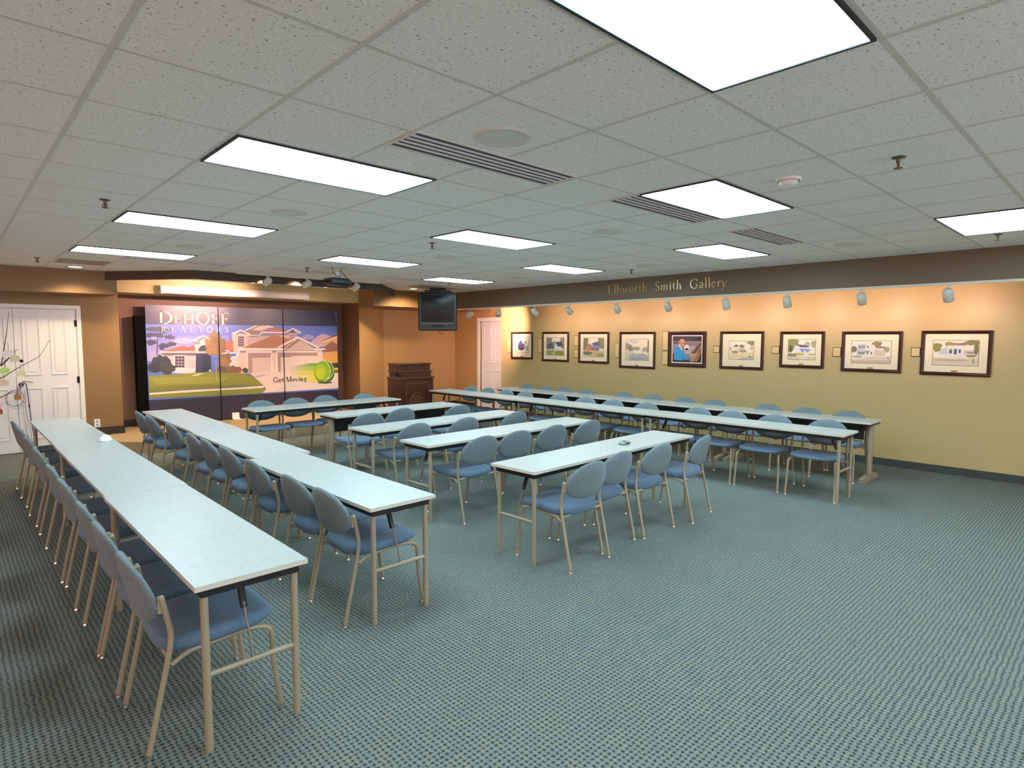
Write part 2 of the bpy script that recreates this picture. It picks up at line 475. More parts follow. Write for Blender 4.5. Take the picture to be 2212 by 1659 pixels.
d = door_leaf('door', -.038, .748, 2.158, pl)
d2 = d.build('door_2', M['door'], loc=(0, 11.47+.02, 0)); d2['kind'] = 'structure'
for z in (.25, 1.07, 1.95):
    MB().tube([(1.512, -.006, z-.05), (1.512, -.006, z+.05)], .009, 8).box((1.485, -.004, z-.05), (1.52, .0, z+.05)).build('hinge', M['bolt'], d1)
k = MB().lathe([(.028, 0), (.028, .006), (.012, .010), (.012, .045), (.026, .05), (.031, .062), (.026, .075), (.001, .08)], (0.80, 0, 1.03), (0, -1, 0), 16)
k.build('door_knob', M['bolt'], d1)
pr = [(.10, .40, 1.12, 2.02), (.50, .80, 1.12, 2.02), (.10, .40, .20, .94), (.50, .80, .20, .94)]
d = door_leaf('door', 0.002, .90, 2.128, pr)
d3 = d.build('door_3', M['door']); d3['kind'] = 'structure'
d3.location = (9.655, 11.29, 0); d3.rotation_euler = (0, 0, -math.pi/2)
k = MB().lathe([(.028, 0), (.028, .006), (.012, .010), (.012, .045), (.026, .05), (.031, .062), (.026, .075), (.001, .08)], (0.84, 0, 1.0), (0, -1, 0), 16)
k.build('door_knob', M['brass'], d3)

# wall outlet on the pier
t = thing('wall_outlet', 'white twin wall socket low on the tan pier by double doors', 'outlet', (1.718, 11.5, .36))
MB().box((-.04, -.007, -.065), (.04, 0, .065), bev=.003).build('cover_plate', M['white'], t)
s_ = MB()
for z in (-.026, .026): s_.box((-.016, -.0085, z-.014), (.016, -.007, z+.014))
s_.build('socket', M['device'], t)

# ------------------------------------------------------------------ lights
def spot(name, loc, target, power, angle, blend, col, radius, parent=None):
    l = bpy.data.lights.new(name, 'SPOT'); l.energy = power; l.spot_size = math.radians(angle); l.spot_blend = blend
    l.color = col; l.shadow_soft_size = radius
    o = bpy.data.objects.new(name, l); COL.objects.link(o)
    d = Vector(target)-Vector(loc)
    q = d.to_track_quat('-Z', 'Y')
    if parent is not None:
        o.parent = parent
        o.location = Vector(loc)-parent.location
    else:
        o.location = loc
    o.rotation_euler = q.to_euler()
    return o

FIXLAB = {
 (0,-4): 'huge bright ceiling light panel cut by the top edge of the view',
 (0,0): 'large bright ceiling light panel left of the nearest slotted air vent',
 (0,4): 'bright ceiling light panel, second of the left-hand line of lights',
 (0,8): 'dimmer ceiling light panel, farthest of the left line, before the brown soffit',
 (4,-2): 'bright ceiling light panel beside the slotted vent and smoke detector',
 (4,2): 'bright ceiling light panel in mid room, second of the middle line',
 (4,6): 'bright ceiling light panel just in front of the projector',
 (8,-4): 'ceiling light panel at the right edge of the view near the valance',
 (8,0): 'ceiling light panel above the gallery lettering, beside the smallest slotted vent',
 (8,4): 'ceiling light panel left of the gallery lettering, third along the right line',
 (8,8): 'farthest small ceiling light panel above the corner television',
 (4,-6): 'ceiling light panel overhead behind the viewpoint',
}
for (i, j) in FIX:
    t = thing('ceiling_light', FIXLAB[(i, j)], 'light', (GX+(i+1)*T, GY+(j+.5)*T, H), 0, 'recessed fluorescent ceiling lights')
    X, Y = T-.0125, T/2-.0125
    f = MB(); w_ = .013
    f.box((-X, -Y, -.010), (X, -Y+w_, .001)).box((-X, Y-w_, -.010), (X, Y, .001)).box((-X, -Y+w_, -.010), (-X+w_, Y-w_, .001)).box((X-w_, -Y+w_, -.010), (X, Y-w_, .001))
    f.build('frame', M['dark'], t)
    MB().box((-X+w_, -Y+w_, -.005), (X-w_, Y-w_, .0005)).build('diffuser', M['panel'], t)

# downlights (round)
for (x, y, lab) in ((1.40, 10.45, 'round lit downlight in the ceiling near the white double doors'),
                    (7.0, 10.3, 'round lit downlight in the ceiling beside the television mount')):
    t = thing('downlight', lab, 'light', (x, y, H), 0, 'round downlights')
    MB().lathe([(.105, .0), (.105, -.008), (.085, -.010), (.085, -.004)], seg=28).build('trim_ring', M['white'], t)
    MB().lathe([(.001, -.004), (.085, -.004)], seg=28).build('lens', M['downlens'], t)
    spot('downlight_lamp', (x, y, H-.03), (x+(.25 if x > 5 else .1), y+(.9 if x > 5 else .3), 0), 170 if x > 5 else 90, 130, .8, (1.0, .74, .46), .05, t)
for n_, x in enumerate((2.35, 4.15, 5.55)):
    t = thing('recessed_downlight', 'small recessed downlight in the tray ceiling %s' % ('above the left end of the screen case', 'above the middle of the screen case', 'above the right end of the screen case')[n_], 'light', (x, 11.22, H), 0, 'tray downlights over the stage')
    MB().lathe([(.06, .0), (.06, -.006), (.045, -.007), (.045, -.002)], seg=20).build('trim_ring', M['white'], t)
    MB().lathe([(.001, -.002), (.045, -.002)], seg=20).build('lens', M['downlens'], t)
    spot('recessed_lamp', (x, 11.22, H-.02), (x, 10.85, 0), 150, 92, 1.0, (1.0, .68, .34), .03, t)

# track rails
tr = MB().box((8.332, YB, 2.352), (8.368, 10.6, 2.38))
tag(tr.build('track_rail', M['head']), 'long pale lighting track along the bottom of the gallery valance', 'track')
tr = MB().box((3.30, 9.60, H-.024), (5.80, 9.635, H))
tag(tr.build('track_rail', M['head']), 'short white lighting track in front of the brown stage fascia', 'track')

def track_head(name, lab, grp, top, aim, drop, power, cone, target):
    """top: point on the track; aim: unit vector the can points along"""
    t = thing(name, lab, 'spotlight', top, 0, grp)
    a = Vector(aim).normalized()
    piv = Vector((0, 0, -drop))
    MB().box((-.014, -.028, -.02), (.014, .028, 0), bev=.003).build('adapter', M['head'], t)
    MB().tube([(0, 0, -.016), (0, 0, -drop)], .008, 8).build('stem', M['head'], t)
    c0 = piv - a*.055
    prof = [(.001, -.028), (.032, -.024), (.048, -.008), (.054, .02), (.054, .125), (.049, .13), (.045, .123), (.045, .10)]
    MB().lathe(prof, c0, a, 24).build('can', M['head'], t)
    MB().lathe([(.001, .105), (.045, .105)], c0, a, 20).build('lamp_face', M['lens'], t)
    p = Vector(top)+c0+a*.145
    spot('track_lamp', p, target, power, cone, 1.0, WARM, .035, t)
    return t
HY = [10.158, 9.22, 8.17, 7.29, 6.21, 5.22, 4.245, 3.37, 2.46, 1.57]
AIM = [(-.55, .65, -.45), (.45, .75, -.4), (.8, -.25, -.75), (.8, -.25, -.75), (.8, .1, -.95), (.8, .1, -.9), (.75, .05, -1.3), (.8, .1, -1.1), (.8, .1, -1.0), (.8, .0, -1.1)]
HL = ['track spotlight on the gallery valance just right of the television', 'track spotlight shining on the white corner door', 'track spotlight, third along the gallery track from the television',
      'track spotlight, fourth along the gallery track from the television', 'track spotlight below the first letter of the gallery lettering', 'track spotlight below the middle of the gallery lettering',
      'track spotlight below the end of the gallery lettering', 'track spotlight, third from the right end of the gallery track', 'track spotlight, second from the right end of the gallery track', 'rightmost and largest looking track spotlight on the gallery track']
for y, a, l, n_ in zip(HY, AIM, HL, range(10)):
    tgt = (9.3, y, 2.2)
    pw, cone = 24, 118
    if n_ == 0: tgt, pw = (8.0, 12.3, 1.6), 30
    if n_ == 1: tgt, pw, cone = (9.42, 10.25, 2.0), 200, 100
    track_head('track_spotlight', l, 'gallery track spotlights', (8.35, y, 2.352), a, .115, pw, cone, tgt)
for x, l, tg, pw in ((3.77, 'white track spotlight hanging left on the stage fascia track', (3.15, 12.0, 2.25), 230), (4.42, 'white track spotlight in the middle of the stage fascia track', (2.65, 12.0, 2.15), 230),
              (5.32, 'white track spotlight behind the ceiling projector', (5.0, 12.0, 1.2), 110)):
    track_head('stage_spotlight', l, 'stage track spotlights', (x, 9.617, H-.024), (tg[0]-x, 2.3, -1.2), .085, pw, 75, tg)

# ------------------------------------------------------------------ ceiling devices
SPK = [(1.6, -1.40, 'round ceiling speaker beside the nearest slotted air vent'), (1.57, 2.67, 'round ceiling speaker in the left line, between two light panels'),
       (1.53, 6.8, 'small round ceiling speaker nearest the far left light panel'), (5.66, 4.7, 'small round ceiling speaker in mid ceiling, right of the projector'),
       (5.66, .65, 'round ceiling speaker in mid room between two light panels'), (9.63, -1.48, 'faint round ceiling speaker near the right end of the valance'),
       (9.7, 2.66, 'faint round ceiling speaker above the gallery lettering'), (9.6, 6.69, 'farthest round ceiling speaker near the corner of the valance')]
for (i, j, lab) in SPK:
    t = thing('ceiling_speaker', lab, 'speaker', (GX+i*T, GY+j*T, H), 0, 'round ceiling speakers')
    MB().lathe([(.142, 0), (.142, -.005), (.122, -.009), (.116, -.004)], seg=32).build('rim', M['tbar'], t)
    MB().lathe([(.116, -.004), (.001, -.007)], seg=32).build('grille', M['grille'], t)

def slot_vent(x0, x1, y0, y1, lab, slats, grp='slotted ceiling air vents'):
    t = thing('air_vent', lab, 'vent', ((x0+x1)/2, (y0+y1)/2, H), 0, grp)
    X, Y = (x1-x0)/2, (y1-y0)/2
    MB().box((-X, -Y, -.003), (X, Y, 0)).build('backing', M['ventslot'], t)
    f = MB().box((-X-.012, -Y-.012, -.008), (X+.012, -Y, 0)).box((-X-.012, Y, -.008), (X+.012, Y+.012, 0)).box((-X-.012, -Y, -.008), (-X, Y, 0)).box((X, -Y, -.008), (X+.012, Y, 0))
    f.build('frame', M['tbar'], t)
    n = 4
    p = 2*Y/(n+1)
    for k in range(n):
        yc = -Y + p*(k+1)
        MB().box((-X, yc-p*.2, -.0065), (X, yc+p*.2, -.003)).build('slat', M['ventslat'], t)
    return t
slot_vent(GX+1.03*T, GX+2.92*T, GY-1.03*T, GY-.62*T, 'largest slotted air vent beside the big round speaker', 4)
slot_vent(GX+4.03*T, GX+5.95*T, GY-1.04*T, GY-.63*T, 'slotted air vent touching the light panel by the smoke detector', 4)
slot_vent(GX+7.0*T, GX+8.85*T, GY-1.03*T, GY-.63*T, 'smallest slotted air vent above the gallery lettering', 4)
slot_vent(GX+1.0*T, GX+2.95*T, GY+9.02*T, GY+9.40*T, 'thin dark air vent beyond the farthest left light panel', 4)
slot_vent(GX+4.05*T, GX+5.9*T, GY+9.02*T, GY+9.40*T, 'thin dark air vent behind the projector', 4)
slot_vent(GX+7.0*T, GX+8.9*T, GY+9.02*T, GY+9.40*T, 'thin dark air vent left of the far light above the television', 4)
for (i, j, lab) in ((0, 10.4, 'square grey return grille in the ceiling near the left downlight'), (9, 10.3, 'square grey return grille in the ceiling above the television')):
    o = MB().box((.03, .03, -.006), (T-.03, T-.03, 0)).build('return_grille', M['vent2'], loc=(GX+i*T, GY+j*T, H))
    tag(o, lab, 'vent')
SPR = [(-.3, 3.5, 'fire sprinkler in the left ceiling above the nearest far light'), (-.29, 10.7, 'small fire sprinkler near the soffit over the double doors'), (4.41, 3.45, 'fire sprinkler left of the middle ceiling light'),
       (4.53, -3.46, 'large fire sprinkler at upper right near the smoke detector'), (10.23, -3.41, 'fire sprinkler by the right edge light and valance'), (10.25, 3.46, 'small fire sprinkler above the gallery lettering'),
       (4.48, 8.5, 'fire sprinkler left of the ceiling projector'), (9.2, 9.2, 'small fire sprinkler right of the television mount')]
for (i, j, lab) in SPR:
    t = thing('fire_sprinkler', lab, 'sprinkler', (GX+i*T, GY+j*T, H), 0, 'ceiling fire sprinklers')
    MB().lathe([(.036, 0), (.033, -.006), (.016, -.009), (.012, -.009)], seg=20).build('escutcheon', M['sprink'], t)
    MB().lathe([(.011, -.009), (.011, -.03), (.006, -.032), (.006, -.055), (.001, -.056)], seg=10).tube([(.011, 0, -.028), (.016, 0, -.045), (.006, 0, -.06)], .003, 6).tube([(-.011, 0, -.028), (-.016, 0, -.045), (-.006, 0, -.06)], .003, 6).build('nozzle', M['sprink'], t)
    MB().lathe([(.001, -.058), (.022, -.058), (.022, -.061), (.001, -.061)], seg=14).build('deflector', M['sprink'], t)
t = thing('smoke_detector', 'round white smoke detector on the ceiling right of a bright light panel', 'detector', (GX+4.57*T, GY-2.48*T, H))
MB().lathe([(.075, 0), (.075, -.012), (.066, -.016)], seg=28).build('base_ring', M['white'], t)
MB().lathe([(.055, -.016), (.055, -.03), (.045, -.04), (.02, -.044), (.001, -.044)], seg=28).build('sensor_cap', M['white'], t)

# ------------------------------------------------------------------ projector, screen case, television
t = thing('ceiling_projector', 'dark blue projector hanging from a short ceiling pole before the stage', 'projector', (4.16, 8.06, H), math.radians(12))
MB().lathe([(.06, 0), (.06, -.012), (.03, -.02), (.03, -.13), (.06, -.145)], seg=18).build('mount_pole', M['head'], t)
b = MB()
b.box((-.175, -.14, -.245), (.175, .14, -.145), bev=.03)
b.build('housing', M['proj'], t)
MB().lathe([(.045, 0), (.045, .02), (.036, .03), (.034, .018), (.001, .014)], (.08, .125, -.18), (0, 1, 0), 18).build('lens', M['screen'], t)
MB().box((-.16, -.132, -.205), (-.05, -.128, -.165)).build('vent_panel', M['bolt'], t)
MB().tube(fillet([(-.1, -.02, 0), (-.09, -.03, -.07), (-.03, -.05, -.12), (-.02, -.08, -.14)], .03), .005, 6).tube(fillet([(.02, -.03, -.03), (.07, -.05, -.06), (.10, -.09, -.14)], .03), .005, 6).build('power_cable', M['cable_b'], t)

t = thing('projection_screen_case', 'long white roll-up screen case mounted on header above the house mural', 'screen', (3.975, 11.5, 2.54))
prof = [(0, -.065), (-.10, -.065), (-.125, -.04), (-.125, .02), (-.09, .066), (0, .066)]
p_ = MB(); n = len(prof)
vs = [(-1.28, y, z) for y, z in prof]+[(1.28, y, z) for y, z in prof]
p_.add(vs, [tuple(range(n)), tuple(reversed(range(n, 2*n)))]+[(i+n, (i+1) % n+n, (i+1) % n, i) for i in range(n)])
p_.build('housing', M['white'], t)
for s_ in (-1, 1):
    e_ = MB(); vs = [(s_*1.28, y*1.05, z*1.06) for y, z in prof]+[(s_*1.295, y*1.05, z*1.06) for y, z in prof]
    e_.add(vs, [tuple(range(n)), tuple(reversed(range(n, 2*n)))]+[(i+n, (i+1) % n+n, (i+1) % n, i) for i in range(n)]); e_.build('end_cap', M['white'], t)
MB().box((-1.2, -.10, -.075), (1.2, -.07, -.065)).build('bottom_bar', M['bolt'], t)

t = thing('television', 'black tube television hung from the ceiling in the far right corner', 'television', (7.17, 9.72, 2.25), math.radians(-39))
W2, H2 = .385, .375
b = MB().box((-W2, 0, -H2), (W2, .10, H2), bev=.018)
b.rings([[(-W2+.03, .10, -H2+.03), (W2-.03, .10, -H2+.03), (W2-.03, .10, H2-.03), (-W2+.03, .10, H2-.03)], [(-.26, .30, -.25), (.26, .30, -.25), (.26, .30, .26), (-.26, .30, .26)], [(-.17, .46, -.16), (.17, .46, -.16), (.17, .46, .2), (-.17, .46, .2)]])
b.sm = [False]*len(b.sm)
b.build('cabinet', M['tvcase'], t)
f = MB()
for (a, c_) in (((-.33, -.21), (.33, -.195)), ((-.33, .335), (.33, .345)), ((-.335, -.21), (-.32, .345)), ((.32, -.21), (.335, .345))):
    f.box((a[0], -.012, a[1]), (c_[0], .004, c_[1]), bev=.003)
f.build('bezel', M['tvcase'], t)
s_ = MB(); N = 8
vs = []
for iz in range(N+1):
    for ix in range(N+1):
        u, v = ix/N*2-1, iz/N*2-1
        vs.append((u*.318, -.003-.016*(1-u*u)*(1-v*v*.7), .07+v*.262))
fs = [(r*(N+1)+c_, r*(N+1)+c_+1, (r+1)*(N+1)+c_+1, (r+1)*(N+1)+c_) for r in range(N) for c_ in range(N)]
s_.add(vs, fs, 0, True).build('tube_screen', M['screen'], t)
MB().box((-.33, -.014, -.232), (.33, -.006, -.22), bev=.002).build('trim_strip', M['tvtrim'], t)
MB().box((-.12, -.008, -.30), (.12, 0, -.262), bev=.003).build('control_panel', M['bolt'], t)
for z in (-.01, .05, .12): MB().lathe([(.012, 0), (.012, .012), (.001, .014)], (-W2, .05, z), (-1, 0, 0), 10).build('side_knob', M['tvtrim'], t)
MB().box((-.30, .02, H2), (.30, .40, H2+.02)).box((-.32, .02, H2-.30), (-.30, .40, H2+.02)).box((.30, .02, H2-.30), (.32, .40, H2+.02)).tube([(0, .2, H2+.02), (0, .2, H-2.25)], .03, 12).box((-.26, .06, H2+.02), (.26, .36, H2+.06)).box((-.16, .10, H2+.06), (.16, .30, H-2.25)).build('ceiling_bracket', M['black'], t)
MB().tube(fillet([(.12, .3, -.22), (.10, .26, -.42), (.06, .24, -.44), (.02, .26, -.41), (.0, .3, -.25)], .03), .005, 6).build('hanging_cable', M['cable_b'], t)

# ------------------------------------------------------------------ lettering: serif glyphs drawn as polygons
TK, TN = .135, .055
def R4(x0, y0, x1, y1): return [(x0, y0), (x1, y0), (x1, y1), (x0, y1)]
def stem(x, y0, y1, w=TK, bot=True, top=True, s=.075):
    o = [R4(x, y0, x+w, y1)]
    if bot: o.append(R4(x-s, y0, x+w+s, y0+.04))
    if top: o.append(R4(x-s, y1-.04, x+w+s, y1))
    return o
def halft(x, y0, y1, w=TK):                   # lower-case stem: serif to the left on top
    return [R4(x, y0, x+w, y1), R4(x-.07, y0, x+w+.07, y0+.035), [(x-.08, y1-.06), (x, y1-.06), (x+w*.4, y1), (x-.02, y1-.01)]]
def diag(x0, y0, x1, y1, w): return [[(x0-w/2, y0), (x0+w/2, y0), (x1+w/2, y1), (x1-w/2, y1)]]
def arcs(cx, cy, rx, ry, a0, a1, n=20, tk=TK, tn=TN):
    out = []; prev = None
    for k in range(n+1):
        a = math.radians(a0+(a1-a0)*k/n); w = tn+(tk-tn)*abs(math.cos(a))
        o = (cx+rx*math.cos(a), cy+ry*math.sin(a)); i = (cx+(rx-w)*math.cos(a), cy+(ry-w)*math.sin(a))
        if prev: out.append([prev[1], prev[0], o, i])
        prev = (o, i)
    return out
def ribbon(pts, ws):
    out = []; prev = None
    for i, p in enumerate(pts):
        a = pts[max(0, i-1)]; b = pts[min(len(pts)-1, i+1)]
        dx, dy = b[0]-a[0], b[1]-a[1]; l = math.hypot(dx, dy); nx, ny = -dy/l, dx/l; w = ws[i]/2
        q = ((p[0]+nx*w, p[1]+ny*w), (p[0]-nx*w, p[1]-ny*w))
        if prev: out.append([prev[0], prev[1], q[1], q[0]])
        prev = q
    return out
def S_(k):
    P = [(.50,.80),(.42,.93),(.30,.97),(.16,.92),(.11,.77),(.19,.63),(.32,.52),(.45,.40),(.50,.24),(.42,.08),(.27,.03),(.13,.07),(.06,.22)]
    W = [.05,.06,.065,.10,.13,.14,.15,.15,.13,.10,.065,.06,.05]
    return ribbon([(x*k, y*k) for x, y in P], [w*(k*.6+.4)*.9 for w in W])
GL = {
 'D': (stem(.1,0,1)+[R4(.1,.945,.36,1), R4(.1,0,.36,.055)]+arcs(.34,.5,.52,.5,-90,90), .95),
 'E': (stem(.1,0,1)+[R4(.1,.945,.6,1), R4(.1,.485,.48,.535), R4(.1,0,.64,.055), R4(.56,.80,.60,1), R4(.60,0,.64,.22), R4(.44,.40,.48,.62)], .74),
 'H': (stem(.1,0,1)+stem(.68,0,1)+[R4(.2,.48,.7,.535)], 1.0),
 'O': (arcs(.5,.5,.46,.52,0,360,32), 1.0),
 'F': (stem(.1,0,1)+[R4(.1,.945,.6,1), R4(.1,.465,.48,.515), R4(.56,.78,.60,1), R4(.44,.38,.48,.60)], .68),
 'R': (stem(.1,0,1)+[R4(.1,.945,.34,1), R4(.1,.46,.36,.51)]+arcs(.32,.73,.30,.27,-90,90)+diag(.74,.0,.38,.49,.15)+[R4(.66,0,.88,.04)], .86),
 'A': (diag(.1,0,.40,1,.06)+diag(.74,0,.42,1,.15)+[R4(.2,.31,.6,.36), R4(.0,0,.22,.04), R4(.60,0,.88,.04)], .86),
 'L': (stem(.1,0,1)+[R4(.1,0,.62,.055), R4(.58,0,.62,.24)], .70),
 'T': (stem(.33,0,1,top=False)+[R4(.03,.945,.77,1), R4(.03,.78,.07,1), R4(.73,.78,.77,1)], .80),
 'S': (S_(1.0), .58),
 'G': (arcs(.5,.5,.46,.52,42,322,28)+[R4(.72,.04,.85,.44), R4(.64,.40,.93,.44), R4(.80,.72,.85,.96)], 1.0),
 'M': (stem(.12,0,1,.05)+diag(.56,.0,.16,1,.15)+diag(.56,0,.94,1,.05)+stem(.88,0,1), 1.14),
 'e': (arcs(.28,.30,.25,.31,8,318,20)+[R4(.06,.335,.52,.38)], .58),
 't': ([R4(.13,.04,.25,.78), R4(.0,.555,.36,.60)]+arcs(.27,.14,.14,.14,180,300,8), .40),
 'o': (arcs(.30,.30,.28,.31,0,360,24), .62),
 'v': (diag(.27,0,.06,.6,.12)+diag(.29,0,.48,.6,.05)+[R4(-.02,.565,.16,.6), R4(.40,.565,.56,.6)], .56),
 'i': (halft(.09,0,.6)+arcs(.155,.80,.075,.075,0,360,10,.075,.075), .32),
 'n': (halft(.09,0,.6)+arcs(.34,.38,.21,.22,0,165,10)+stem(.42,0,.40,top=False), .68),
 'g': (arcs(.27,.39,.21,.22,0,360,20,.12,.05)+arcs(.28,-.08,.25,.16,0,360,20,.08,.05)+[R4(.42,.53,.58,.59)], .58),
 'l': (halft(.09,0,1.05), .32),
 's': (S_(.62), .38),
 'w': (diag(.24,0,.06,.6,.12)+diag(.26,0,.42,.6,.05)+diag(.58,0,.42,.6,.12)+diag(.60,0,.78,.6,.05)+[R4(-.02,.565,.16,.6), R4(.32,.565,.5,.6), R4(.70,.565,.86,.6)], .86),
 'r': (halft(.09,0,.6)+arcs(.33,.43,.16,.17,30,165,8,.12,.06), .46),
 'h': (halft(.09,0,1.05)+arcs(.34,.38,.21,.22,0,165,10)+stem(.42,0,.40,top=False), .68),
 'm': (halft(.09,0,.6)+arcs(.33,.38,.20,.22,0,165,10)+stem(.40,0,.40,top=False)+arcs(.64,.38,.20,.22,0,165,10)+stem(.71,0,.40,top=False), .98),
 'a': (arcs(.22,.17,.19,.18,40,330,16,.11,.05)+[R4(.34,0.03,.46,.42)]+arcs(.26,.40,.20,.21,0,150,10,.12,.05)+arcs(.46,.09,.09,.09,190,300,6,.06,.05), .54),
 'y': (diag(.27,0,.06,.6,.12)+diag(.10,-.3,.48,.6,.055)+[R4(-.02,.565,.16,.6), R4(.40,.565,.56,.6)]+arcs(.07,-.26,.06,.06,0,360,8,.06,.06), .56),
}
def text_polys(s, track=0.0, caps2=None, space=.36):
    """list of polygons, one list per letter, and total width; caps2 scales letters other than the first"""
    x = 0; out = []
    for i, ch in enumerate(s):
        if ch == ' ': x += space; continue
        ps, w = GL[ch]
        k = caps2 if (caps2 and ch in caps2[0]) else None
        f = caps2[1] if k else 1.0
        out.append((ch, [[(x+px*f, py*f) for px, py in p] for p in ps]))
        x += w*f+track
    return out, x-track

# ------------------------------------------------------------------ folding tables
def leg_tube(x, y, zt, r=.0165):
    return MB().tube([(x, y, .0), (x, y, zt)], r, 14)
def make_table(L, W, label, loc, rotz, group):
    """local x along the length, y across; origin on the floor at the middle"""
    t = thing('folding_table', label, 'table', loc, rotz, group)
    zt = .737; X, Y = L/2, W/2
    b = MB().box((-X, -Y, zt-.022), (X, Y, zt-.0015), 1).box((-X+.001, -Y+.001, zt-.0015), (X-.001, Y-.001, zt), 0)
    b.build('tabletop', [M['laminate'], M['edge']], t)
    a = MB(); i = .03; zb = zt-.062
    a.box((-X+i, -Y+i, zb), (X-i, -Y+i+.012, zt-.022)).box((-X+i, Y-i-.012, zb), (X-i, Y-i, zt-.022)).box((-X+i, -Y+i+.012, zb), (-X+i+.012, Y-i-.012, zt-.022)).box((X-i-.012, -Y+i+.012, zb), (X-i, Y-i-.012, zt-.022))
    a.box((-X+i+.012, -Y+i+.012, zt-.030), (X-i-.012, Y-i-.012, zt-.022))
    a.build('apron', M['black'], t)
    for sx in (-1, 1):
        x = sx*(X-.052)
        for sy in (-1, 1):
            leg_tube(x, sy*(Y-.047), zb+.02).build('leg', M['tanmetal'], t)
        MB().tube([(x, -Y+.055, .33), (x, Y-.055, .33)], .0125, 12).build('crossbar', M['tanmetal'], t)
        br = MB().tube(fillet([(x, .0, .335), (x-sx*.025, 0, .42), (x-sx*.06, .004, .50), (x-sx*.085, .004, .565)], .03), .0055, 8)
        br = br.build('brace', M['tvtrim'], t)
        MB().box((-.011, -.014, -.085), (.011, .014, .085), bev=.004).build('brace_arm', M['black'], br, loc=(x-sx*.115, .004, .615))
        br.children[0].rotation_euler = (0, -sx*.42, 0)
    return t
def make_ttable(L, W, label, loc, rotz, group, panel=-1):
    t = thing('pedestal_table', label, 'table', loc, rotz, group)
    zt = .737; X, Y = L/2, W/2
    MB().box((-X, -Y, zt-.024), (X, Y, zt-.0015), 1).box((-X+.001, -Y+.001, zt-.0015), (X-.001, Y-.001, zt), 0).build('tabletop', [M['laminate'], M['edge']], t)
    for sx in (-1, 1):
        x = sx*(X-.06)
        MB().box((x-.03, -.045, .06), (x+.03, .045, zt-.024), bev=.02).build('post', M['tanmetal'], t)
        f = MB(); e = .27
        f.rings([[(x-.032, -e, .0), (x+.032, -e, .0), (x+.03, -e, .05), (x-.03, -e, .05)], [(x-.036, 0, .0), (x+.036, 0, .0), (x+.034, 0, .075), (x-.034, 0, .075)], [(x-.032, e, .0), (x+.032, e, .0), (x+.03, e, .05), (x-.03, e, .05)]])
        f.sm = [False]*len(f.sm)
        f.build('foot', M['tanmetal'], t)
        MB().box((x-.05, -Y+.05, zt-.05), (x+.05, Y-.05, zt-.024)).build('top_bracket', M['black'], t)
    MB().box((-X+.12, panel*.04-.008, zt-.24), (X-.12, panel*.04+.008, zt-.024)).build('modesty_panel', M['black'], t)
    MB().box((-X+.06, -Y+.03, zt-.05), (X-.06, -Y+.045, zt-.024)).box((-X+.06, Y-.045, zt-.05), (X-.06, Y-.03, zt-.024)).build('apron', M['black'], t)
    return t
HP = math.pi/2
GT = 'folding tables in the rows'
def along_y(x, y0, y1, lab, w=.475, rot=0.0):
    return make_table(y1-y0-.004, w, lab, (x, (y0+y1)/2, 0), HP+rot, GT)
along_y(.917, 2.568, 4.455, 'nearest table of the leftmost long row, in the left foreground')
along_y(.925, 4.455, 6.81, 'middle table of the leftmost long row, behind the foreground table')
along_y(.93, 6.81, 9.12, 'farthest table of the leftmost long row, nearest the white double doors')
along_y(1.995, 3.075, 5.03, 'nearest table of the second long row from the left', .475, .012)
along_y(2.075, 5.03, 6.86, 'middle table of the second long row from the left', .475, -.01)
along_y(2.12, 6.86, 9.29, 'farthest table of the second long row from left, near the mural', .475, -.015)
def along_x(x0, x1, y, lab, rot=0.0, w=.475):
    return make_table(x1-x0, w, lab, ((x0+x1)/2, y, 0), rot, GT)
along_x(3.15, 5.585, 3.36, 'nearest of the short middle tables, with a small grey device on it', .03)
along_x(3.215, 5.72, 4.77, 'second nearest of the short middle tables', .008)
along_x(3.245, 5.62, 5.88, 'third nearest of the short middle tables', .022)
make_ttable(2.08, .5, 'fourth short middle table, on pedestal legs with a dark modesty panel', (4.60, 7.27, 0), .02, 'pedestal tables', 1)
along_x(3.03, 5.40, 8.57, 'farthest short middle table, facing the stage and mural', .012)
along_y(6.965, 2.09, 4.52, 'nearest table of the inner right-hand long row')
along_y(6.945, 4.52, 7.02, 'middle table of the inner right-hand long row')
along_y(6.93, 7.02, 9.36, 'farthest table of the inner right-hand long row, beside the podium')
for (y0, y1, l) in ((2.185, 4.05, 'nearest pedestal table of the row beside the gallery wall'), (4.05, 6.54, 'middle pedestal table of the row beside the gallery wall'), (6.54, 8.86, 'farthest pedestal table of the row beside the gallery wall')):
    make_ttable(y1-y0-.004, .47, l, (8.20 if y0 < 3 else 8.17, (y0+y1)/2, 0), HP, 'pedestal tables', 1)

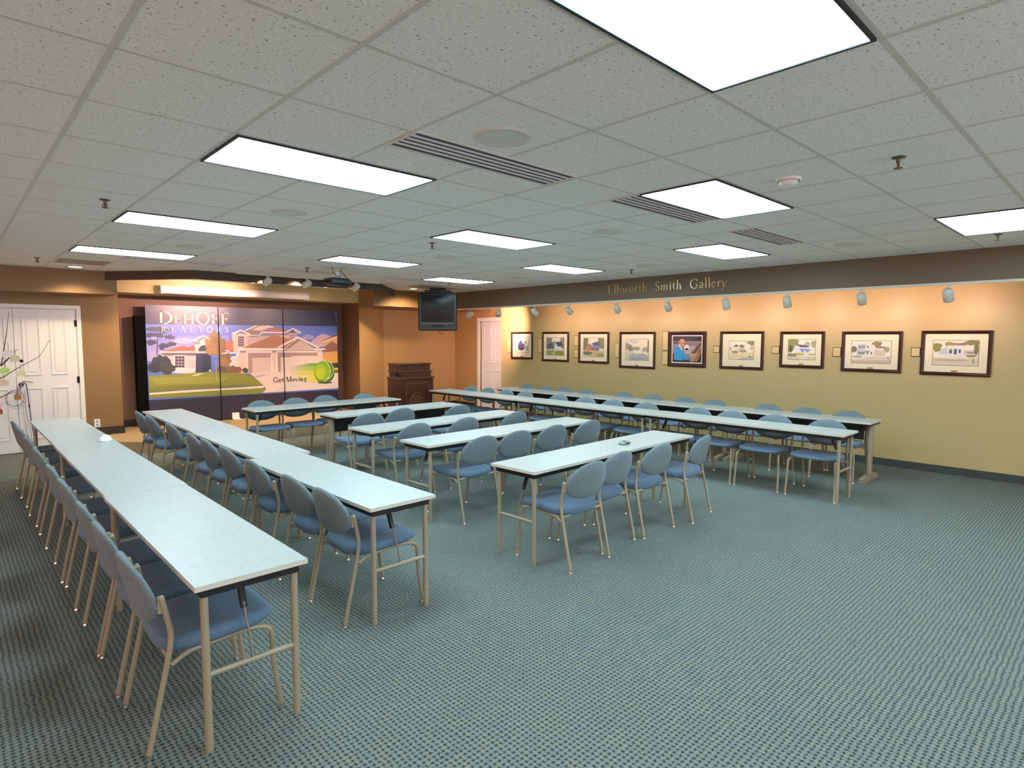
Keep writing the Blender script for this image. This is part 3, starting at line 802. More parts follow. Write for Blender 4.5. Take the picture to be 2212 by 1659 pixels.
# ------------------------------------------------------------------ chairs (local +y is the way the sitter faces; origin on the floor at the middle)
def superell(a, bt, bb, n, k, p=2.3):
    out = []
    for i in range(k):
        t = 2*math.pi*i/k; c, s = math.cos(t), math.sin(t)
        x = a*math.copysign(abs(c)**(2/p), c); z = (bt if s > 0 else bb)*math.copysign(abs(s)**(2/p), s)
        out.append((x, z))
    return out
def back_mesh():
    b = MB(); o = superell(.232, .172, .118, 1, 36, 2.15); rr = []
    def pt(x, z, off):
        y = -.218 - .045*(1-(x/.235)**2) - z*.22 + off
        return (x, y, .643+z)
    th = .032
    for sc, off in ((.02, -.012), (.55, -.011), (.90, -.007), (.985, .0), (1.0, .009), (.985, .018), (.90, .026), (.55, .028), (.02, .028)):
        rr.append([pt(x*sc, z*sc, off) for x, z in o])
    return b.rings(rr)
def seat_mesh():
    b = MB(); k = 40; o = []
    for i in range(k):
        t = 2*math.pi*i/k; c, s = math.cos(t), math.sin(t)
        p = 3.8
        x = .243*math.copysign(abs(c)**(2/p), c); y = (.252 if s > 0 else .245)*math.copysign(abs(s)**(2/p), s)
        x *= 1.0 + .04*(y/.24)
        o.append((x, y+.045))
    def pt(x, y, z):
        d = y-.045
        top = (z-.412)/.066
        zz = z + (.006*top + .020*(1-top))*(d/.25) - .016*max(0, (d-.13)/.12)**2*top - .008*(1-min(1, abs(x)/.24)**2)*top
        return (x, y, zz)
    rr = []
    for sc, z in ((.02, .412), (.84, .412), (.95, .418), (1.0, .434), (1.008, .450), (.99, .466), (.95, .475), (.80, .480), (.4, .479), (.02, .478)):
        rr.append([pt(x*sc, .045+(y-.045)*sc, z) for x, y in o])
    return b.rings(rr)
def make_chair(label, loc, rotz, group):
    t = thing('stacking_chair', label, 'chair', loc, rotz, group)
    seat_mesh().build('seat', M['seatfabric'], t)
    back_mesh().build('backrest', M['fabric'], t)
    for s in (-1, 1):
        rl = MB().tube(fillet([(s*.238, -.262, .012), (s*.234, -.168, .43), (s*.233, -.158, .505), (s*.236, -.19, .668)], .05), .0118, 12)
        rl.lathe([(.0125, 0), (.0115, .008), (.006, .012), (.001, .013)], (s*.236, -.19, .666), (0, -.2, 1), 12)
        rl = rl.build('rear_leg', M['tanmetal'], t)
        MB().lathe([(.016, 0), (.016, .005), (.012, .014), (.012, .022)], (s*.238, -.262, 0), (0, 0, 1), 14).build('glide', M['chrome'], rl)
        fl = MB().tube(fillet([(s*.252, .284, .012), (s*.247, .252, .24), (s*.240, .254, .405), (s*.214, .16, .416), (s*.214, -.09, .40), (s*.233, -.166, .37)], .06), .0112, 12)
        fl = fl.build('front_leg', M['tanmetal'], t)
        MB().lathe([(.016, 0), (.016, .005), (.012, .014), (.012, .022)], (s*.252, .284, 0), (0, 0, 1), 14).build('glide', M['chrome'], fl)
        br = MB().box((s*.236, -.205, .60), (s*.214, -.178, .672), bev=.004)
        br = br.build('bracket', M['tanmetal'], t)
        bo = MB()
        for z in (.62, .654): bo.lathe([(.006, 0), (.006, .006), (.001, .008)], (s*.222, -.204, z), (0, -1, 0), 8)
        bo.build('bolt', M['bolt'], br)
    MB().tube([(-.232, -.172, .405), (.232, -.172, .405)], .010, 10).build('crossbar', M['tanmetal'], t)
    return t
proto = []
def chair(x, y, rotz, label, group):
    if not proto:
        proto.append(make_chair(label, (x, y, 0), rotz, group)); return proto[0]
    r = dup(proto[0], (x, y, 0), rotz, label); r['group'] = group
    return r
ORD = ['nearest', 'second', 'third', 'fourth', 'fifth', 'sixth', 'seventh', 'eighth', 'ninth', 'tenth', 'eleventh', 'twelfth']
random.seed(4)
CG = 'blue conference chairs'
row1 = [2.965, 3.555, 4.075, 4.83, 5.42, 6.36, 7.15, 8.02, 8.56]
for k, y in enumerate(row1):
    l = ('blue fabric chair at the leftmost long table, in the lower left foreground' if k == 0 else
         'blue fabric chair along the leftmost long table, %s counting back from the foreground' % ORD[k] if k < 8 else 'farthest blue fabric chair along the leftmost long table, close to the double doors')
    chair(.79, y, -HP+random.uniform(-.03, .03), l, CG)
row2 = [3.445, 3.945, 4.64, 5.36, 5.89, 6.34, 7.22, 8.12, 8.66]
for k, y in enumerate(row2):
    l = ('blue fabric chair under the near end of the second long table row' if k == 0 else
         'blue fabric chair along the second long table row, %s counting back from its near end' % ORD[k] if k < 8 else 'farthest blue fabric chair along the second long table row')
    chair(1.92+(.01 if k < 3 else .05 if k < 6 else .08), y, -HP+random.uniform(-.03, .03), l, CG)
LR = ['leftmost', 'second from left', 'third from left', 'rightmost']
def midrow(xs, y, words, rots=None, ry=0.0):
    n = len(xs)
    for k, x in enumerate(xs):
        w_ = 'rightmost' if k == n-1 else LR[k]
        yy = y[k] if isinstance(y, (list, tuple)) else y
        chair(x, yy, ry+(rots[k] if rots else random.uniform(-.04, .04)), 'blue fabric chair at the %s, %s of its %s' % (words, w_, {3: 'three', 4: 'four'}[n]), CG)
midrow([3.51, 4.00, 4.567, 5.22], [3.09, 3.19, 3.155, 3.12], 'nearest short middle table', [.02, .05, .0, .15])
midrow([3.68, 4.17, 4.72, 5.30], [4.55, 4.56, 4.57, 4.55], 'second short middle table')
midrow([3.70, 4.40, 5.21], [5.68, 5.69, 5.68], 'third short middle table')
midrow([3.78, 4.36, 5.15], [6.80, 6.98, 6.76], 'pedestal middle table')
midrow([3.33, 3.86, 4.38, 5.00], [8.62, 8.66, 8.72, 8.60], 'farthest short middle table', None, math.pi)
row4 = [2.425, 3.02, 3.575, 4.06, 4.86, 5.46, 5.985, 6.55, 7.34, 7.83, 8.32, 8.83]
for k, y in enumerate(row4):
    l = ('blue fabric chair behind the inner right-hand table row, nearest the open floor' if k == 0 else
         'blue fabric chair behind the inner right-hand table row, %s counting from its near end' % ORD[k] if k < 11 else 'farthest blue fabric chair behind the inner right-hand table row, near the podium')
    chair(7.03, y, HP+random.uniform(-.04, .04), l, CG)
row5 = [2.555, 3.06, 3.575, 4.40, 4.90, 5.47, 6.05, 6.88, 7.39, 7.88, 8.39]
for k, y in enumerate(row5):
    l = ('blue fabric chair between the pedestal tables and gallery wall, nearest end of the line' if k == 0 else
         'blue fabric chair between pedestal tables and gallery wall, %s counting from the near end' % ORD[k] if k < 10 else 'farthest blue fabric chair between the pedestal tables and gallery wall')
    chair(8.11, y, HP+random.uniform(-.04, .04), l, CG)

# ------------------------------------------------------------------ podium
t = thing('podium', 'dark cherry wood podium with a stepped top near the corner television', 'podium', (6.60, 9.62, 0))
hw = .375
MB().box((-hw, 0, .08), (hw, .46, .945)).build('body', M['wood'], t)
MB().box((-hw-.02, -.02, 0), (hw+.02, .48, .08), bev=.008).build('plinth', M['wood'], t)
fr = MB()
for (a, b) in (((-.27, .15), (.27, .175)), ((-.27, .845), (.27, .87)), ((-.27, .175), (-.245, .845)), ((.245, .175), (.27, .845))):
    fr.box((a[0], -.014, a[1]), (b[0], 0, b[1]), bev=.004)
fr.build('panel_moulding', M['wood_d'], t)
ar = MB()
pts = [(-.19, -.012, .16)]+[(.19*math.cos(math.pi-math.pi*k/20), -.012, .46+.21*math.sin(math.pi*k/20)) for k in range(21)]+[(.19, -.012, .16)]
ar.tube(pts, .012, 8).build('arch_moulding', M['wood_d'], t)
me_ = MB().add([(p[0]*.92, -.006, p[2] if p[2] < .2 else .46+(p[2]-.46)*.92) for p in pts], [tuple(reversed(range(len(pts))))])
me_.build('arch_panel', M['wood_d'], t)
for (z, w, d0, h) in ((.945, .40, -.03, .035), (1.075, .375, .005, .025), (1.215, .375, .035, .03)):
    MB().box((-w, d0, z), (w, .47, z+h), bev=.008).build('shelf_moulding', M['wood_d'], t)
MB().box((-.34, .02, .98), (.34, .46, 1.075)).build('upper_box', M['wood'], t)
MB().box((-.345, .06, 1.10), (.345, .46, 1.215)).build('top_box', M['wood'], t)
MB().box((-.415, .06, 1.02), (-.385, .14, 1.05)).tube([(-.34, .1, 1.0), (-.40, .1, 1.04), (-.385, .1, 1.09)], .012, 8).build('side_lamp', M['bolt'], t)

# ------------------------------------------------------------------ folding mural display at the back of the stage
# printed areas of the mural, back to front: red, green, blue, then x and z in millimetres from the lower left corner
POSTER = [
    (98, 118, 205, [-3, 1813, 1608, 1818, 3607, 1816, 3627, 1141, 1755, 1181, 30, 1219]),
    (130, 135, 205, [3, 1605, 1387, 1610, 1383, 1470, 3, 1477]),
    (150, 145, 205, [3, 1477, 1383, 1470, 1377, 1306, 6, 1327]),
    (165, 155, 200, [6, 1327, 838, 1314, 831, 1133, 9, 1155]),
    (190, 170, 200, [489, 1552, 621, 1574, 742, 1541, 719, 1473, 536, 1463, 398, 1497]),
    (165, 150, 200, [2820, 1603, 2954, 1642, 3087, 1604, 3058, 1539, 2858, 1539]),
    (200, 165, 175, [3003, 1475, 3155, 1604, 3266, 1650, 3432, 1618, 3487, 1539, 3601, 1552, 3597, 1407, 3149, 1371]),
    (120, 75, 50, [3234, 1494, 3603, 1658, 3605, 1605, 3247, 1461]),
    (235, 205, 180, [3248, 1487, 3605, 1612, 3604, 1581, 3254, 1455]),
    (215, 160, 110, [3247, 1455, 3604, 1581, 3607, 1460, 3260, 1422]),
    (135, 90, 70, [3189, 1306, 3486, 1500, 3609, 1420, 3612, 1274, 3312, 1272]),
    (205, 150, 80, [3256, 1253, 3616, 1287, 3618, 1021, 3279, 1044]),
    (50, 50, 40, [3418, 1020, 3621, 1034, 3622, 914, 3472, 919]),
    (55, 55, 85, [311, 1715, 321, 1695, 239, 1689, 208, 1674, 152, 1674, 103, 1678, 57, 1684, 16, 1695, 2, 1712, 3, 1731, 46, 1745, 88, 1762, 156, 1755, 230, 1768, 243, 1741, 319, 1736]),
    (55, 55, 85, [213, 1606, 182, 1590, 184, 1567, 143, 1558, 100, 1554, 61, 1560, 33, 1573, -9, 1584, 0, 1605, 10, 1623, 19, 1645, 60, 1656, 104, 1650, 148, 1656, 171, 1638, 224, 1630]),
    (55, 55, 85, [157, 1487, 156, 1466, 122, 1456, 100, 1442, 67, 1429, 28, 1434, 19, 1460, 2, 1472, 3, 1488, -6, 1505, 24, 1514, 39, 1531, 71, 1539, 100, 1527, 136, 1524, 152, 1506]),
    (55, 55, 85, [471, 1579, 445, 1566, 438, 1549, 398, 1543, 360, 1541, 332, 1551, 283, 1549, 300, 1569, 285, 1579, 284, 1592, 292, 1607, 334, 1607, 363, 1621, 405, 1620, 414, 1600, 448, 1593]),
    (55, 55, 85, [370, 1431, 395, 1412, 342, 1406, 326, 1385, 276, 1391, 233, 1392, 191, 1399, 178, 1417, 182, 1433, 195, 1446, 219, 1455, 234, 1475, 279, 1472, 313, 1463, 370, 1466, 366, 1445]),
    (55, 55, 85, [479, 1452, 454, 1439, 452, 1421, 415, 1425, 395, 1422, 367, 1416, 346, 1426, 335, 1439, 333, 1453, 329, 1469, 350, 1480, 368, 1493, 398, 1492, 425, 1490, 450, 1482, 477, 1471]),
    (55, 55, 85, [337, 1694, 360, 1675, 327, 1664, 304, 1649, 266, 1639, 233, 1652, 206, 1662, 205, 1680, 192, 1692, 189, 1709, 203, 1726, 232, 1739, 270, 1734, 296, 1725, 325, 1721, 367, 1714]),
    (55, 55, 85, [276, 1606, 272, 1586, 254, 1570, 228, 1565, 206, 1568, 189, 1576, 167, 1576, 156, 1590, 149, 1606, 155, 1622, 167, 1637, 186, 1647, 209, 1655, 233, 1650, 252, 1639, 259, 1622]),
    (55, 55, 85, [274, 1377, 281, 1365, 270, 1354, 251, 1353, 236, 1351, 220, 1352, 203, 1356, 198, 1367, 199, 1378, 196, 1390, 209, 1397, 216, 1414, 238, 1418, 252, 1401, 276, 1403, 284, 1390]),
    (55, 50, 80, [169, 1649, 185, 1649, 167, 1259, 148, 1260]),
    (150, 160, 215, [178, 1563, 171, 1547, 145, 1538, 118, 1532, 86, 1533, 64, 1546, 69, 1563, 75, 1576, 96, 1585, 121, 1592, 145, 1585, 169, 1578]),
    (190, 160, 150, [1427, 1657, 1495, 1669, 1757, 1612, 1762, 1421, 1438, 1294]),
    (225, 190, 180, [1448, 1611, 1517, 1658, 1734, 1635, 1729, 1302, 1449, 1294]),
    (210, 175, 165, [1733, 1612, 2575, 1665, 2570, 1465, 1751, 1421]),
    (160, 130, 130, [1734, 1647, 1945, 1612, 1981, 1637, 2575, 1665, 2574, 1627, 2004, 1601, 1755, 1576]),
    (175, 110, 80, [1667, 1700, 1972, 1709, 1934, 1648, 1688, 1641]),
    (175, 105, 75, [1971, 1691, 2252, 1779, 2564, 1696, 2474, 1676, 2006, 1673]),
    (150, 130, 130, [1702, 1730, 1915, 1811, 2228, 1797, 1983, 1685]),
    (225, 195, 185, [1807, 1719, 1975, 1808, 2143, 1814, 2203, 1784, 1984, 1709]),
    (240, 225, 215, [1673, 1718, 1892, 1816, 1915, 1805, 1701, 1704]),
    (240, 225, 215, [2119, 1820, 2240, 1779, 2215, 1766, 2107, 1805]),
    (245, 230, 220, [1427, 1651, 1599, 1729, 1781, 1642, 1757, 1621, 1598, 1703, 1460, 1628]),
    (150, 120, 120, [1494, 1628, 1598, 1700, 1688, 1647, 1676, 1629, 1597, 1676, 1527, 1623]),
    (245, 230, 220, [1676, 1623, 1945, 1627, 1995, 1691, 2474, 1683, 2474, 1664, 2006, 1663, 1957, 1612, 1687, 1609]),
    (205, 175, 165, [2550, 1664, 2706, 1716, 2699, 1464, 2558, 1490]),
    (245, 230, 220, [2474, 1689, 2630, 1771, 2796, 1685, 2795, 1660, 2691, 1659, 2757, 1678, 2623, 1746, 2499, 1677]),
    (110, 90, 95, [2550, 1677, 2616, 1740, 2692, 1678, 2678, 1659, 2575, 1665]),
    (70, 45, 60, [1547, 1593, 1650, 1594, 1644, 1404, 1541, 1405]),
    (225, 200, 195, [1577, 1593, 1584, 1593, 1578, 1404, 1571, 1404]),
    (225, 200, 195, [1612, 1593, 1619, 1594, 1613, 1404, 1606, 1404]),
    (225, 200, 195, [1545, 1550, 1648, 1550, 1648, 1543, 1545, 1543]),
    (225, 200, 195, [1544, 1503, 1647, 1502, 1646, 1495, 1544, 1496]),
    (225, 200, 195, [1542, 1455, 1645, 1455, 1645, 1448, 1542, 1448]),
    (70, 45, 60, [2572, 1625, 2669, 1625, 2667, 1546, 2570, 1546]),
    (225, 200, 195, [2600, 1625, 2608, 1625, 2606, 1546, 2598, 1546]),
    (225, 200, 195, [2633, 1625, 2641, 1625, 2639, 1546, 2631, 1546]),
    (225, 200, 195, [2571, 1609, 2669, 1609, 2669, 1602, 2571, 1601]),
    (225, 200, 195, [2571, 1589, 2669, 1589, 2668, 1582, 2571, 1582]),
    (225, 200, 195, [2570, 1569, 2668, 1569, 2668, 1562, 2570, 1562]),
    (190, 110, 75, [1056, 1506, 1451, 1511, 1456, 1299, 1028, 1306]),
    (175, 100, 70, [235, 1323, 585, 1430, 655, 1395, 759, 1434, 838, 1309]),
    (245, 225, 215, [201, 1324, 817, 1320, 816, 1294, 205, 1302]),
    (120, 95, 95, [215, 1302, 816, 1294, 793, 1230, 280, 1241]),
    (215, 185, 180, [251, 1252, 793, 1236, 771, 908, 317, 938]),
    (235, 210, 205, [419, 1022, 775, 1010, 771, 908, 416, 934]),
    (235, 215, 210, [418, 1254, 614, 1251, 605, 1010, 409, 1017]),
    (60, 35, 60, [442, 1237, 598, 1234, 590, 1028, 435, 1033]),
    (225, 190, 190, [491, 1236, 497, 1236, 490, 1031, 484, 1031]),
    (225, 190, 190, [544, 1235, 550, 1235, 542, 1029, 536, 1029]),
    (225, 190, 190, [441, 1192, 596, 1188, 596, 1180, 440, 1183]),
    (225, 190, 190, [439, 1137, 594, 1133, 594, 1124, 438, 1128]),
    (225, 190, 190, [437, 1087, 592, 1082, 592, 1073, 436, 1078]),
    (225, 190, 180, [769, 1428, 855, 1495, 1036, 1552, 1045, 1197, 794, 1247]),
    (150, 125, 130, [736, 1518, 911, 1597, 1036, 1552, 843, 1450, 791, 1450]),
    (245, 225, 215, [721, 1516, 922, 1620, 1047, 1552, 1025, 1540, 921, 1592, 825, 1535, 823, 1498, 730, 1498]),
    (250, 215, 205, [855, 1501, 941, 1552, 1013, 1495, 990, 1449, 874, 1461]),
    (240, 210, 200, [802, 1326, 804, 1346, 810, 1366, 819, 1385, 832, 1402, 847, 1417, 864, 1430, 884, 1439, 904, 1446, 926, 1449, 948, 1449, 969, 1446, 990, 1439, 1009, 1429, 1026, 1416, 1040, 1400, 1052, 1383, 1060, 1364, 1065, 1343, 1066, 1323]),
    (55, 45, 70, [827, 1320, 830, 1339, 834, 1357, 842, 1374, 852, 1389, 864, 1403, 878, 1414, 894, 1423, 910, 1429, 928, 1432, 945, 1432, 962, 1429, 979, 1423, 994, 1414, 1007, 1402, 1019, 1388, 1028, 1372, 1034, 1355, 1038, 1336, 1039, 1317]),
    (50, 42, 85, [790, 1281, 1048, 1288, 1048, 966, 929, 913, 772, 931]),
    (30, 25, 50, [903, 1234, 1025, 1243, 1021, 967, 893, 938]),
    (235, 205, 195, [1374, 1201, 1590, 1232, 1579, 900, 1364, 908]),
    (245, 230, 220, [1200, 1292, 1512, 1287, 1522, 1267, 1210, 1268]),
    (245, 230, 220, [1212, 1309, 1301, 1352, 1388, 1306, 1366, 1295, 1300, 1331, 1233, 1297]),
    (230, 195, 180, [1526, 1234, 1621, 1351, 3258, 1318, 3274, 821, 1572, 877]),
    (185, 115, 80, [1587, 1363, 1978, 1516, 2223, 1626, 2598, 1540, 2723, 1388, 2414, 1341]),
    (150, 125, 120, [1563, 1316, 3257, 1305, 3256, 1260, 1584, 1280]),
    (200, 175, 160, [2414, 1341, 2728, 1565, 3094, 1346, 3080, 1308, 2451, 1303]),
    (140, 115, 110, [2426, 1329, 2727, 1540, 2779, 1521, 2464, 1309]),
    (245, 230, 220, [1565, 1369, 2440, 1360, 2464, 1328, 2439, 1316, 1575, 1337, 1524, 1186, 1492, 1223]),
    (240, 222, 210, [2290, 1380, 2729, 1603, 3204, 1364, 3149, 1352, 2728, 1565, 2340, 1361]),
    (240, 222, 210, [3067, 1346, 3328, 1343, 3327, 1320, 3066, 1318]),
    (200, 180, 170, [2440, 1353, 3067, 1346, 3067, 1339, 2440, 1346]),
    (240, 215, 205, [1689, 1314, 2190, 1307, 2183, 870, 2140, 872, 2158, 1265, 1717, 1272, 1711, 889, 1670, 891]),
    (175, 140, 140, [1720, 1275, 2164, 1268, 2161, 1173, 1801, 1174, 1792, 880, 1716, 883]),
    (220, 190, 180, [1796, 1177, 2161, 1173, 2159, 878, 1792, 886]),
    (205, 175, 168, [1797, 1108, 2164, 1101, 2164, 1096, 1797, 1104]),
    (205, 175, 168, [1795, 1036, 2162, 1028, 2162, 1023, 1795, 1031]),
    (205, 175, 168, [1792, 964, 2160, 954, 2159, 949, 1792, 959]),
    (240, 215, 205, [2263, 1300, 3175, 1293, 3174, 1261, 2294, 1275, 2295, 879, 2257, 880]),
    (165, 135, 130, [2297, 1271, 3146, 1261, 3145, 1190, 2588, 1195, 2562, 1164, 2359, 1168, 2351, 883, 2301, 884]),
    (218, 195, 185, [2359, 1168, 3138, 1190, 3130, 853, 2363, 876]),
    (200, 178, 170, [2360, 1094, 3135, 1081, 3135, 1076, 2359, 1089]),
    (200, 178, 170, [2357, 1019, 3133, 1004, 3133, 998, 2357, 1014]),
    (200, 178, 170, [2355, 945, 3131, 926, 3131, 921, 2355, 940]),
    (225, 195, 185, [3147, 1294, 3243, 1292, 3247, 888, 3143, 852]),
    (135, 100, 55, [1174, 1598, 1181, 1558, 1141, 1551, 1133, 1519, 1110, 1518, 1090, 1521, 1069, 1525, 1048, 1538, 1035, 1565, 1025, 1598, 1036, 1631, 1041, 1671, 1074, 1671, 1090, 1722, 1114, 1671, 1147, 1697, 1159, 1661, 1177, 1635]),
    (160, 120, 65, [1169, 1471, 1133, 1443, 1146, 1395, 1108, 1376, 1071, 1364, 1033, 1371, 1004, 1391, 956, 1394, 957, 1438, 954, 1472, 938, 1514, 966, 1547, 1012, 1549, 1038, 1585, 1075, 1563, 1128, 1588, 1168, 1561, 1167, 1510]),
    (125, 95, 45, [1310, 1494, 1312, 1445, 1256, 1422, 1231, 1383, 1189, 1339, 1128, 1340, 1106, 1410, 1073, 1428, 1066, 1463, 1028, 1495, 1070, 1526, 1062, 1573, 1091, 1613, 1146, 1602, 1195, 1632, 1242, 1610, 1243, 1552, 1303, 1539]),
    (150, 110, 60, [1286, 1354, 1240, 1314, 1240, 1259, 1180, 1243, 1128, 1229, 1081, 1263, 1011, 1230, 1028, 1306, 992, 1325, 971, 1358, 954, 1404, 1019, 1418, 1024, 1478, 1078, 1503, 1127, 1447, 1183, 1461, 1183, 1408, 1230, 1392]),
    (135, 100, 55, [1317, 1389, 1351, 1345, 1293, 1334, 1290, 1276, 1241, 1288, 1201, 1281, 1159, 1286, 1139, 1323, 1134, 1360, 1137, 1391, 1150, 1417, 1133, 1467, 1176, 1477, 1213, 1471, 1253, 1516, 1275, 1468, 1307, 1453, 1317, 1420]),
    (160, 120, 65, [1169, 1310, 1131, 1292, 1136, 1266, 1083, 1275, 1061, 1268, 1030, 1252, 999, 1262, 978, 1277, 967, 1295, 946, 1313, 963, 1331, 967, 1354, 1002, 1362, 1034, 1371, 1070, 1372, 1114, 1375, 1139, 1354, 1136, 1329]),
    (125, 95, 45, [1385, 1166, 1421, 1118, 1381, 1093, 1362, 1051, 1325, 1019, 1283, 1051, 1250, 1068, 1244, 1113, 1220, 1135, 1201, 1170, 1199, 1214, 1214, 1258, 1260, 1262, 1295, 1253, 1325, 1268, 1376, 1292, 1375, 1228, 1404, 1204]),
    (150, 110, 60, [1368, 1096, 1365, 1055, 1340, 1023, 1302, 1015, 1270, 1021, 1246, 1034, 1215, 1023, 1194, 1044, 1175, 1069, 1173, 1101, 1175, 1134, 1193, 1162, 1212, 1193, 1246, 1202, 1279, 1197, 1304, 1175, 1320, 1150, 1368, 1137]),
    (45, 42, 45, [369, 1123, 375, 1074, 310, 1057, 285, 1020, 236, 1016, 191, 1020, 146, 1030, 104, 1052, 78, 1089, 62, 1132, 80, 1174, 95, 1220, 154, 1229, 192, 1276, 243, 1231, 305, 1247, 336, 1206, 369, 1169]),
    (40, 40, 40, [221, 1040, 195, 1013, 196, 976, 161, 959, 124, 950, 87, 955, 55, 971, 15, 981, 9, 1016, 6, 1047, -2, 1082, 23, 1109, 63, 1117, 92, 1141, 129, 1127, 176, 1136, 212, 1112, 218, 1073]),
    (60, 55, 45, [442, 1021, 440, 980, 395, 958, 367, 928, 324, 900, 269, 902, 240, 948, 207, 967, 195, 999, 169, 1031, 199, 1060, 202, 1098, 233, 1129, 283, 1125, 331, 1141, 376, 1123, 389, 1081, 435, 1060]),
    (100, 80, 45, [1351, 967, 1328, 948, 1322, 923, 1285, 915, 1250, 909, 1216, 921, 1172, 914, 1172, 944, 1149, 956, 1137, 975, 1131, 997, 1168, 1006, 1179, 1031, 1215, 1040, 1250, 1020, 1286, 1022, 1295, 999, 1323, 987]),
    (130, 85, 60, [1521, 961, 1544, 932, 1493, 922, 1481, 891, 1430, 895, 1386, 893, 1341, 900, 1315, 923, 1304, 947, 1303, 969, 1315, 988, 1309, 1018, 1353, 1027, 1394, 1026, 1438, 1044, 1469, 1019, 1504, 1006, 1519, 984]),
    (140, 75, 60, [1605, 946, 1581, 928, 1580, 904, 1543, 907, 1522, 900, 1496, 890, 1470, 899, 1452, 915, 1442, 933, 1429, 953, 1440, 972, 1447, 994, 1474, 1003, 1500, 1010, 1529, 1011, 1562, 1009, 1582, 990, 1585, 967]),
    (60, 60, 40, [857, 939, 868, 926, 852, 918, 841, 907, 823, 900, 804, 907, 787, 912, 780, 924, 769, 932, 762, 943, 762, 955, 770, 967, 790, 970, 807, 969, 823, 971, 846, 974, 850, 959, 863, 950]),
    (70, 75, 40, [1714, 931, 1709, 903, 1690, 883, 1664, 879, 1642, 887, 1627, 900, 1608, 912, 1604, 935, 1608, 958, 1623, 976, 1644, 987, 1667, 986, 1691, 978, 1706, 957]),
    (135, 135, 35, [13, 906, 415, 906, 929, 931, 1579, 888, 1790, 819, 1999, 627, 606, 622, 10, 603]),
    (150, 150, 45, [16, 863, 822, 861, 1361, 802, 1137, 708, 116, 739]),
    (120, 122, 32, [12, 701, 609, 712, 1469, 667, 1975, 634, 606, 622, 11, 609]),
    (240, 215, 190, [687, 872, 823, 908, 918, 914, 801, 873]),
    (170, 160, 60, [1118, 1126, 1135, 1125, 1140, 801, 1123, 801]),
    (200, 205, 70, [1041, 955, 1039, 942, 1022, 940, 1007, 938, 997, 946, 993, 957, 997, 967, 1008, 975, 1024, 975, 1038, 968]),
    (225, 200, 190, [1745, 870, 2301, 878, 3274, 848, 3624, 807, 3642, 479, 1970, 476, 2046, 563, 1999, 627, 1802, 819]),
    (210, 195, 195, [2407, 643, 3637, 620, 3642, 479, 2215, 479]),
    (185, 165, 185, [1814, 818, 1957, 837, 2102, 825, 1932, 795, 1860, 792]),
    (235, 215, 190, [10, 598, 606, 611, 1570, 608, 1999, 621, 2022, 577, 1568, 572, 604, 572, 12, 565]),
    (130, 135, 35, [12, 565, 604, 572, 1569, 578, 2064, 562, 1970, 469, 1129, 475, 11, 506]),
    (215, 190, 60, [3522, 924, 3627, 921, 3626, 881, 3521, 878]),
    (90, 110, 40, [3528, 878, 3626, 880, 3624, 814, 3534, 818]),
    (200, 188, 170, [2544, 980, 2590, 979, 2589, 953, 2543, 955]),
    (207, 189, 169, [2543, 955, 2589, 953, 2588, 899, 2542, 901]),
    (213, 194, 174, [2542, 901, 2588, 899, 2585, 798, 2539, 800]),
    (221, 204, 185, [2539, 800, 2585, 798, 2584, 778, 2538, 780]),
    (191, 185, 161, [2590, 987, 2636, 986, 2635, 955, 2589, 957]),
    (201, 188, 159, [2589, 957, 2635, 955, 2634, 897, 2588, 899]),
    (211, 194, 163, [2588, 899, 2634, 897, 2631, 796, 2585, 798]),
    (219, 203, 175, [2585, 798, 2631, 796, 2630, 762, 2584, 764]),
    (182, 182, 152, [2636, 995, 2683, 993, 2682, 957, 2635, 959]),
    (195, 187, 149, [2635, 959, 2682, 957, 2680, 895, 2634, 897]),
    (208, 194, 152, [2634, 897, 2680, 895, 2677, 794, 2631, 796]),
    (217, 203, 165, [2631, 796, 2677, 794, 2676, 745, 2630, 747]),
    (173, 179, 143, [2683, 1002, 2729, 1000, 2728, 959, 2682, 961]),
    (189, 186, 138, [2682, 961, 2728, 959, 2726, 894, 2680, 895]),
    (205, 193, 141, [2680, 895, 2726, 894, 2724, 792, 2677, 794]),
    (215, 202, 156, [2677, 794, 2724, 792, 2722, 728, 2676, 731]),
    (165, 176, 135, [2730, 1009, 2776, 1008, 2775, 961, 2728, 963]),
    (183, 185, 128, [2728, 963, 2775, 961, 2773, 892, 2726, 894]),
    (203, 193, 130, [2726, 894, 2773, 892, 2771, 790, 2724, 792]),
    (213, 201, 146, [2724, 792, 2771, 790, 2769, 712, 2722, 714]),
    (156, 173, 126, [2777, 1016, 2824, 1015, 2822, 963, 2775, 965]),
    (177, 183, 118, [2775, 965, 2822, 963, 2820, 890, 2773, 892]),
    (200, 192, 119, [2773, 892, 2820, 890, 2818, 788, 2771, 790]),
    (211, 200, 137, [2771, 790, 2818, 788, 2815, 695, 2768, 697]),
    (147, 170, 117, [2824, 1024, 2871, 1022, 2870, 965, 2822, 967]),
    (171, 182, 107, [2822, 967, 2870, 965, 2868, 889, 2820, 890]),
    (198, 192, 107, [2820, 890, 2868, 889, 2865, 786, 2818, 788]),
    (209, 200, 127, [2818, 788, 2865, 786, 2862, 678, 2815, 680]),
    (138, 167, 108, [2871, 1031, 2919, 1030, 2917, 967, 2870, 969]),
    (165, 181, 97, [2870, 969, 2917, 967, 2915, 887, 2868, 889]),
    (195, 192, 96, [2868, 889, 2915, 887, 2912, 784, 2865, 786]),
    (207, 199, 117, [2865, 786, 2912, 784, 2909, 661, 2862, 663]),
    (129, 164, 99, [2919, 1039, 2967, 1037, 2965, 969, 2917, 971]),
    (159, 180, 87, [2917, 971, 2965, 969, 2963, 885, 2915, 887]),
    (193, 191, 85, [2915, 887, 2963, 885, 2960, 782, 2912, 784]),
    (205, 198, 108, [2912, 784, 2960, 782, 2957, 644, 2909, 646]),
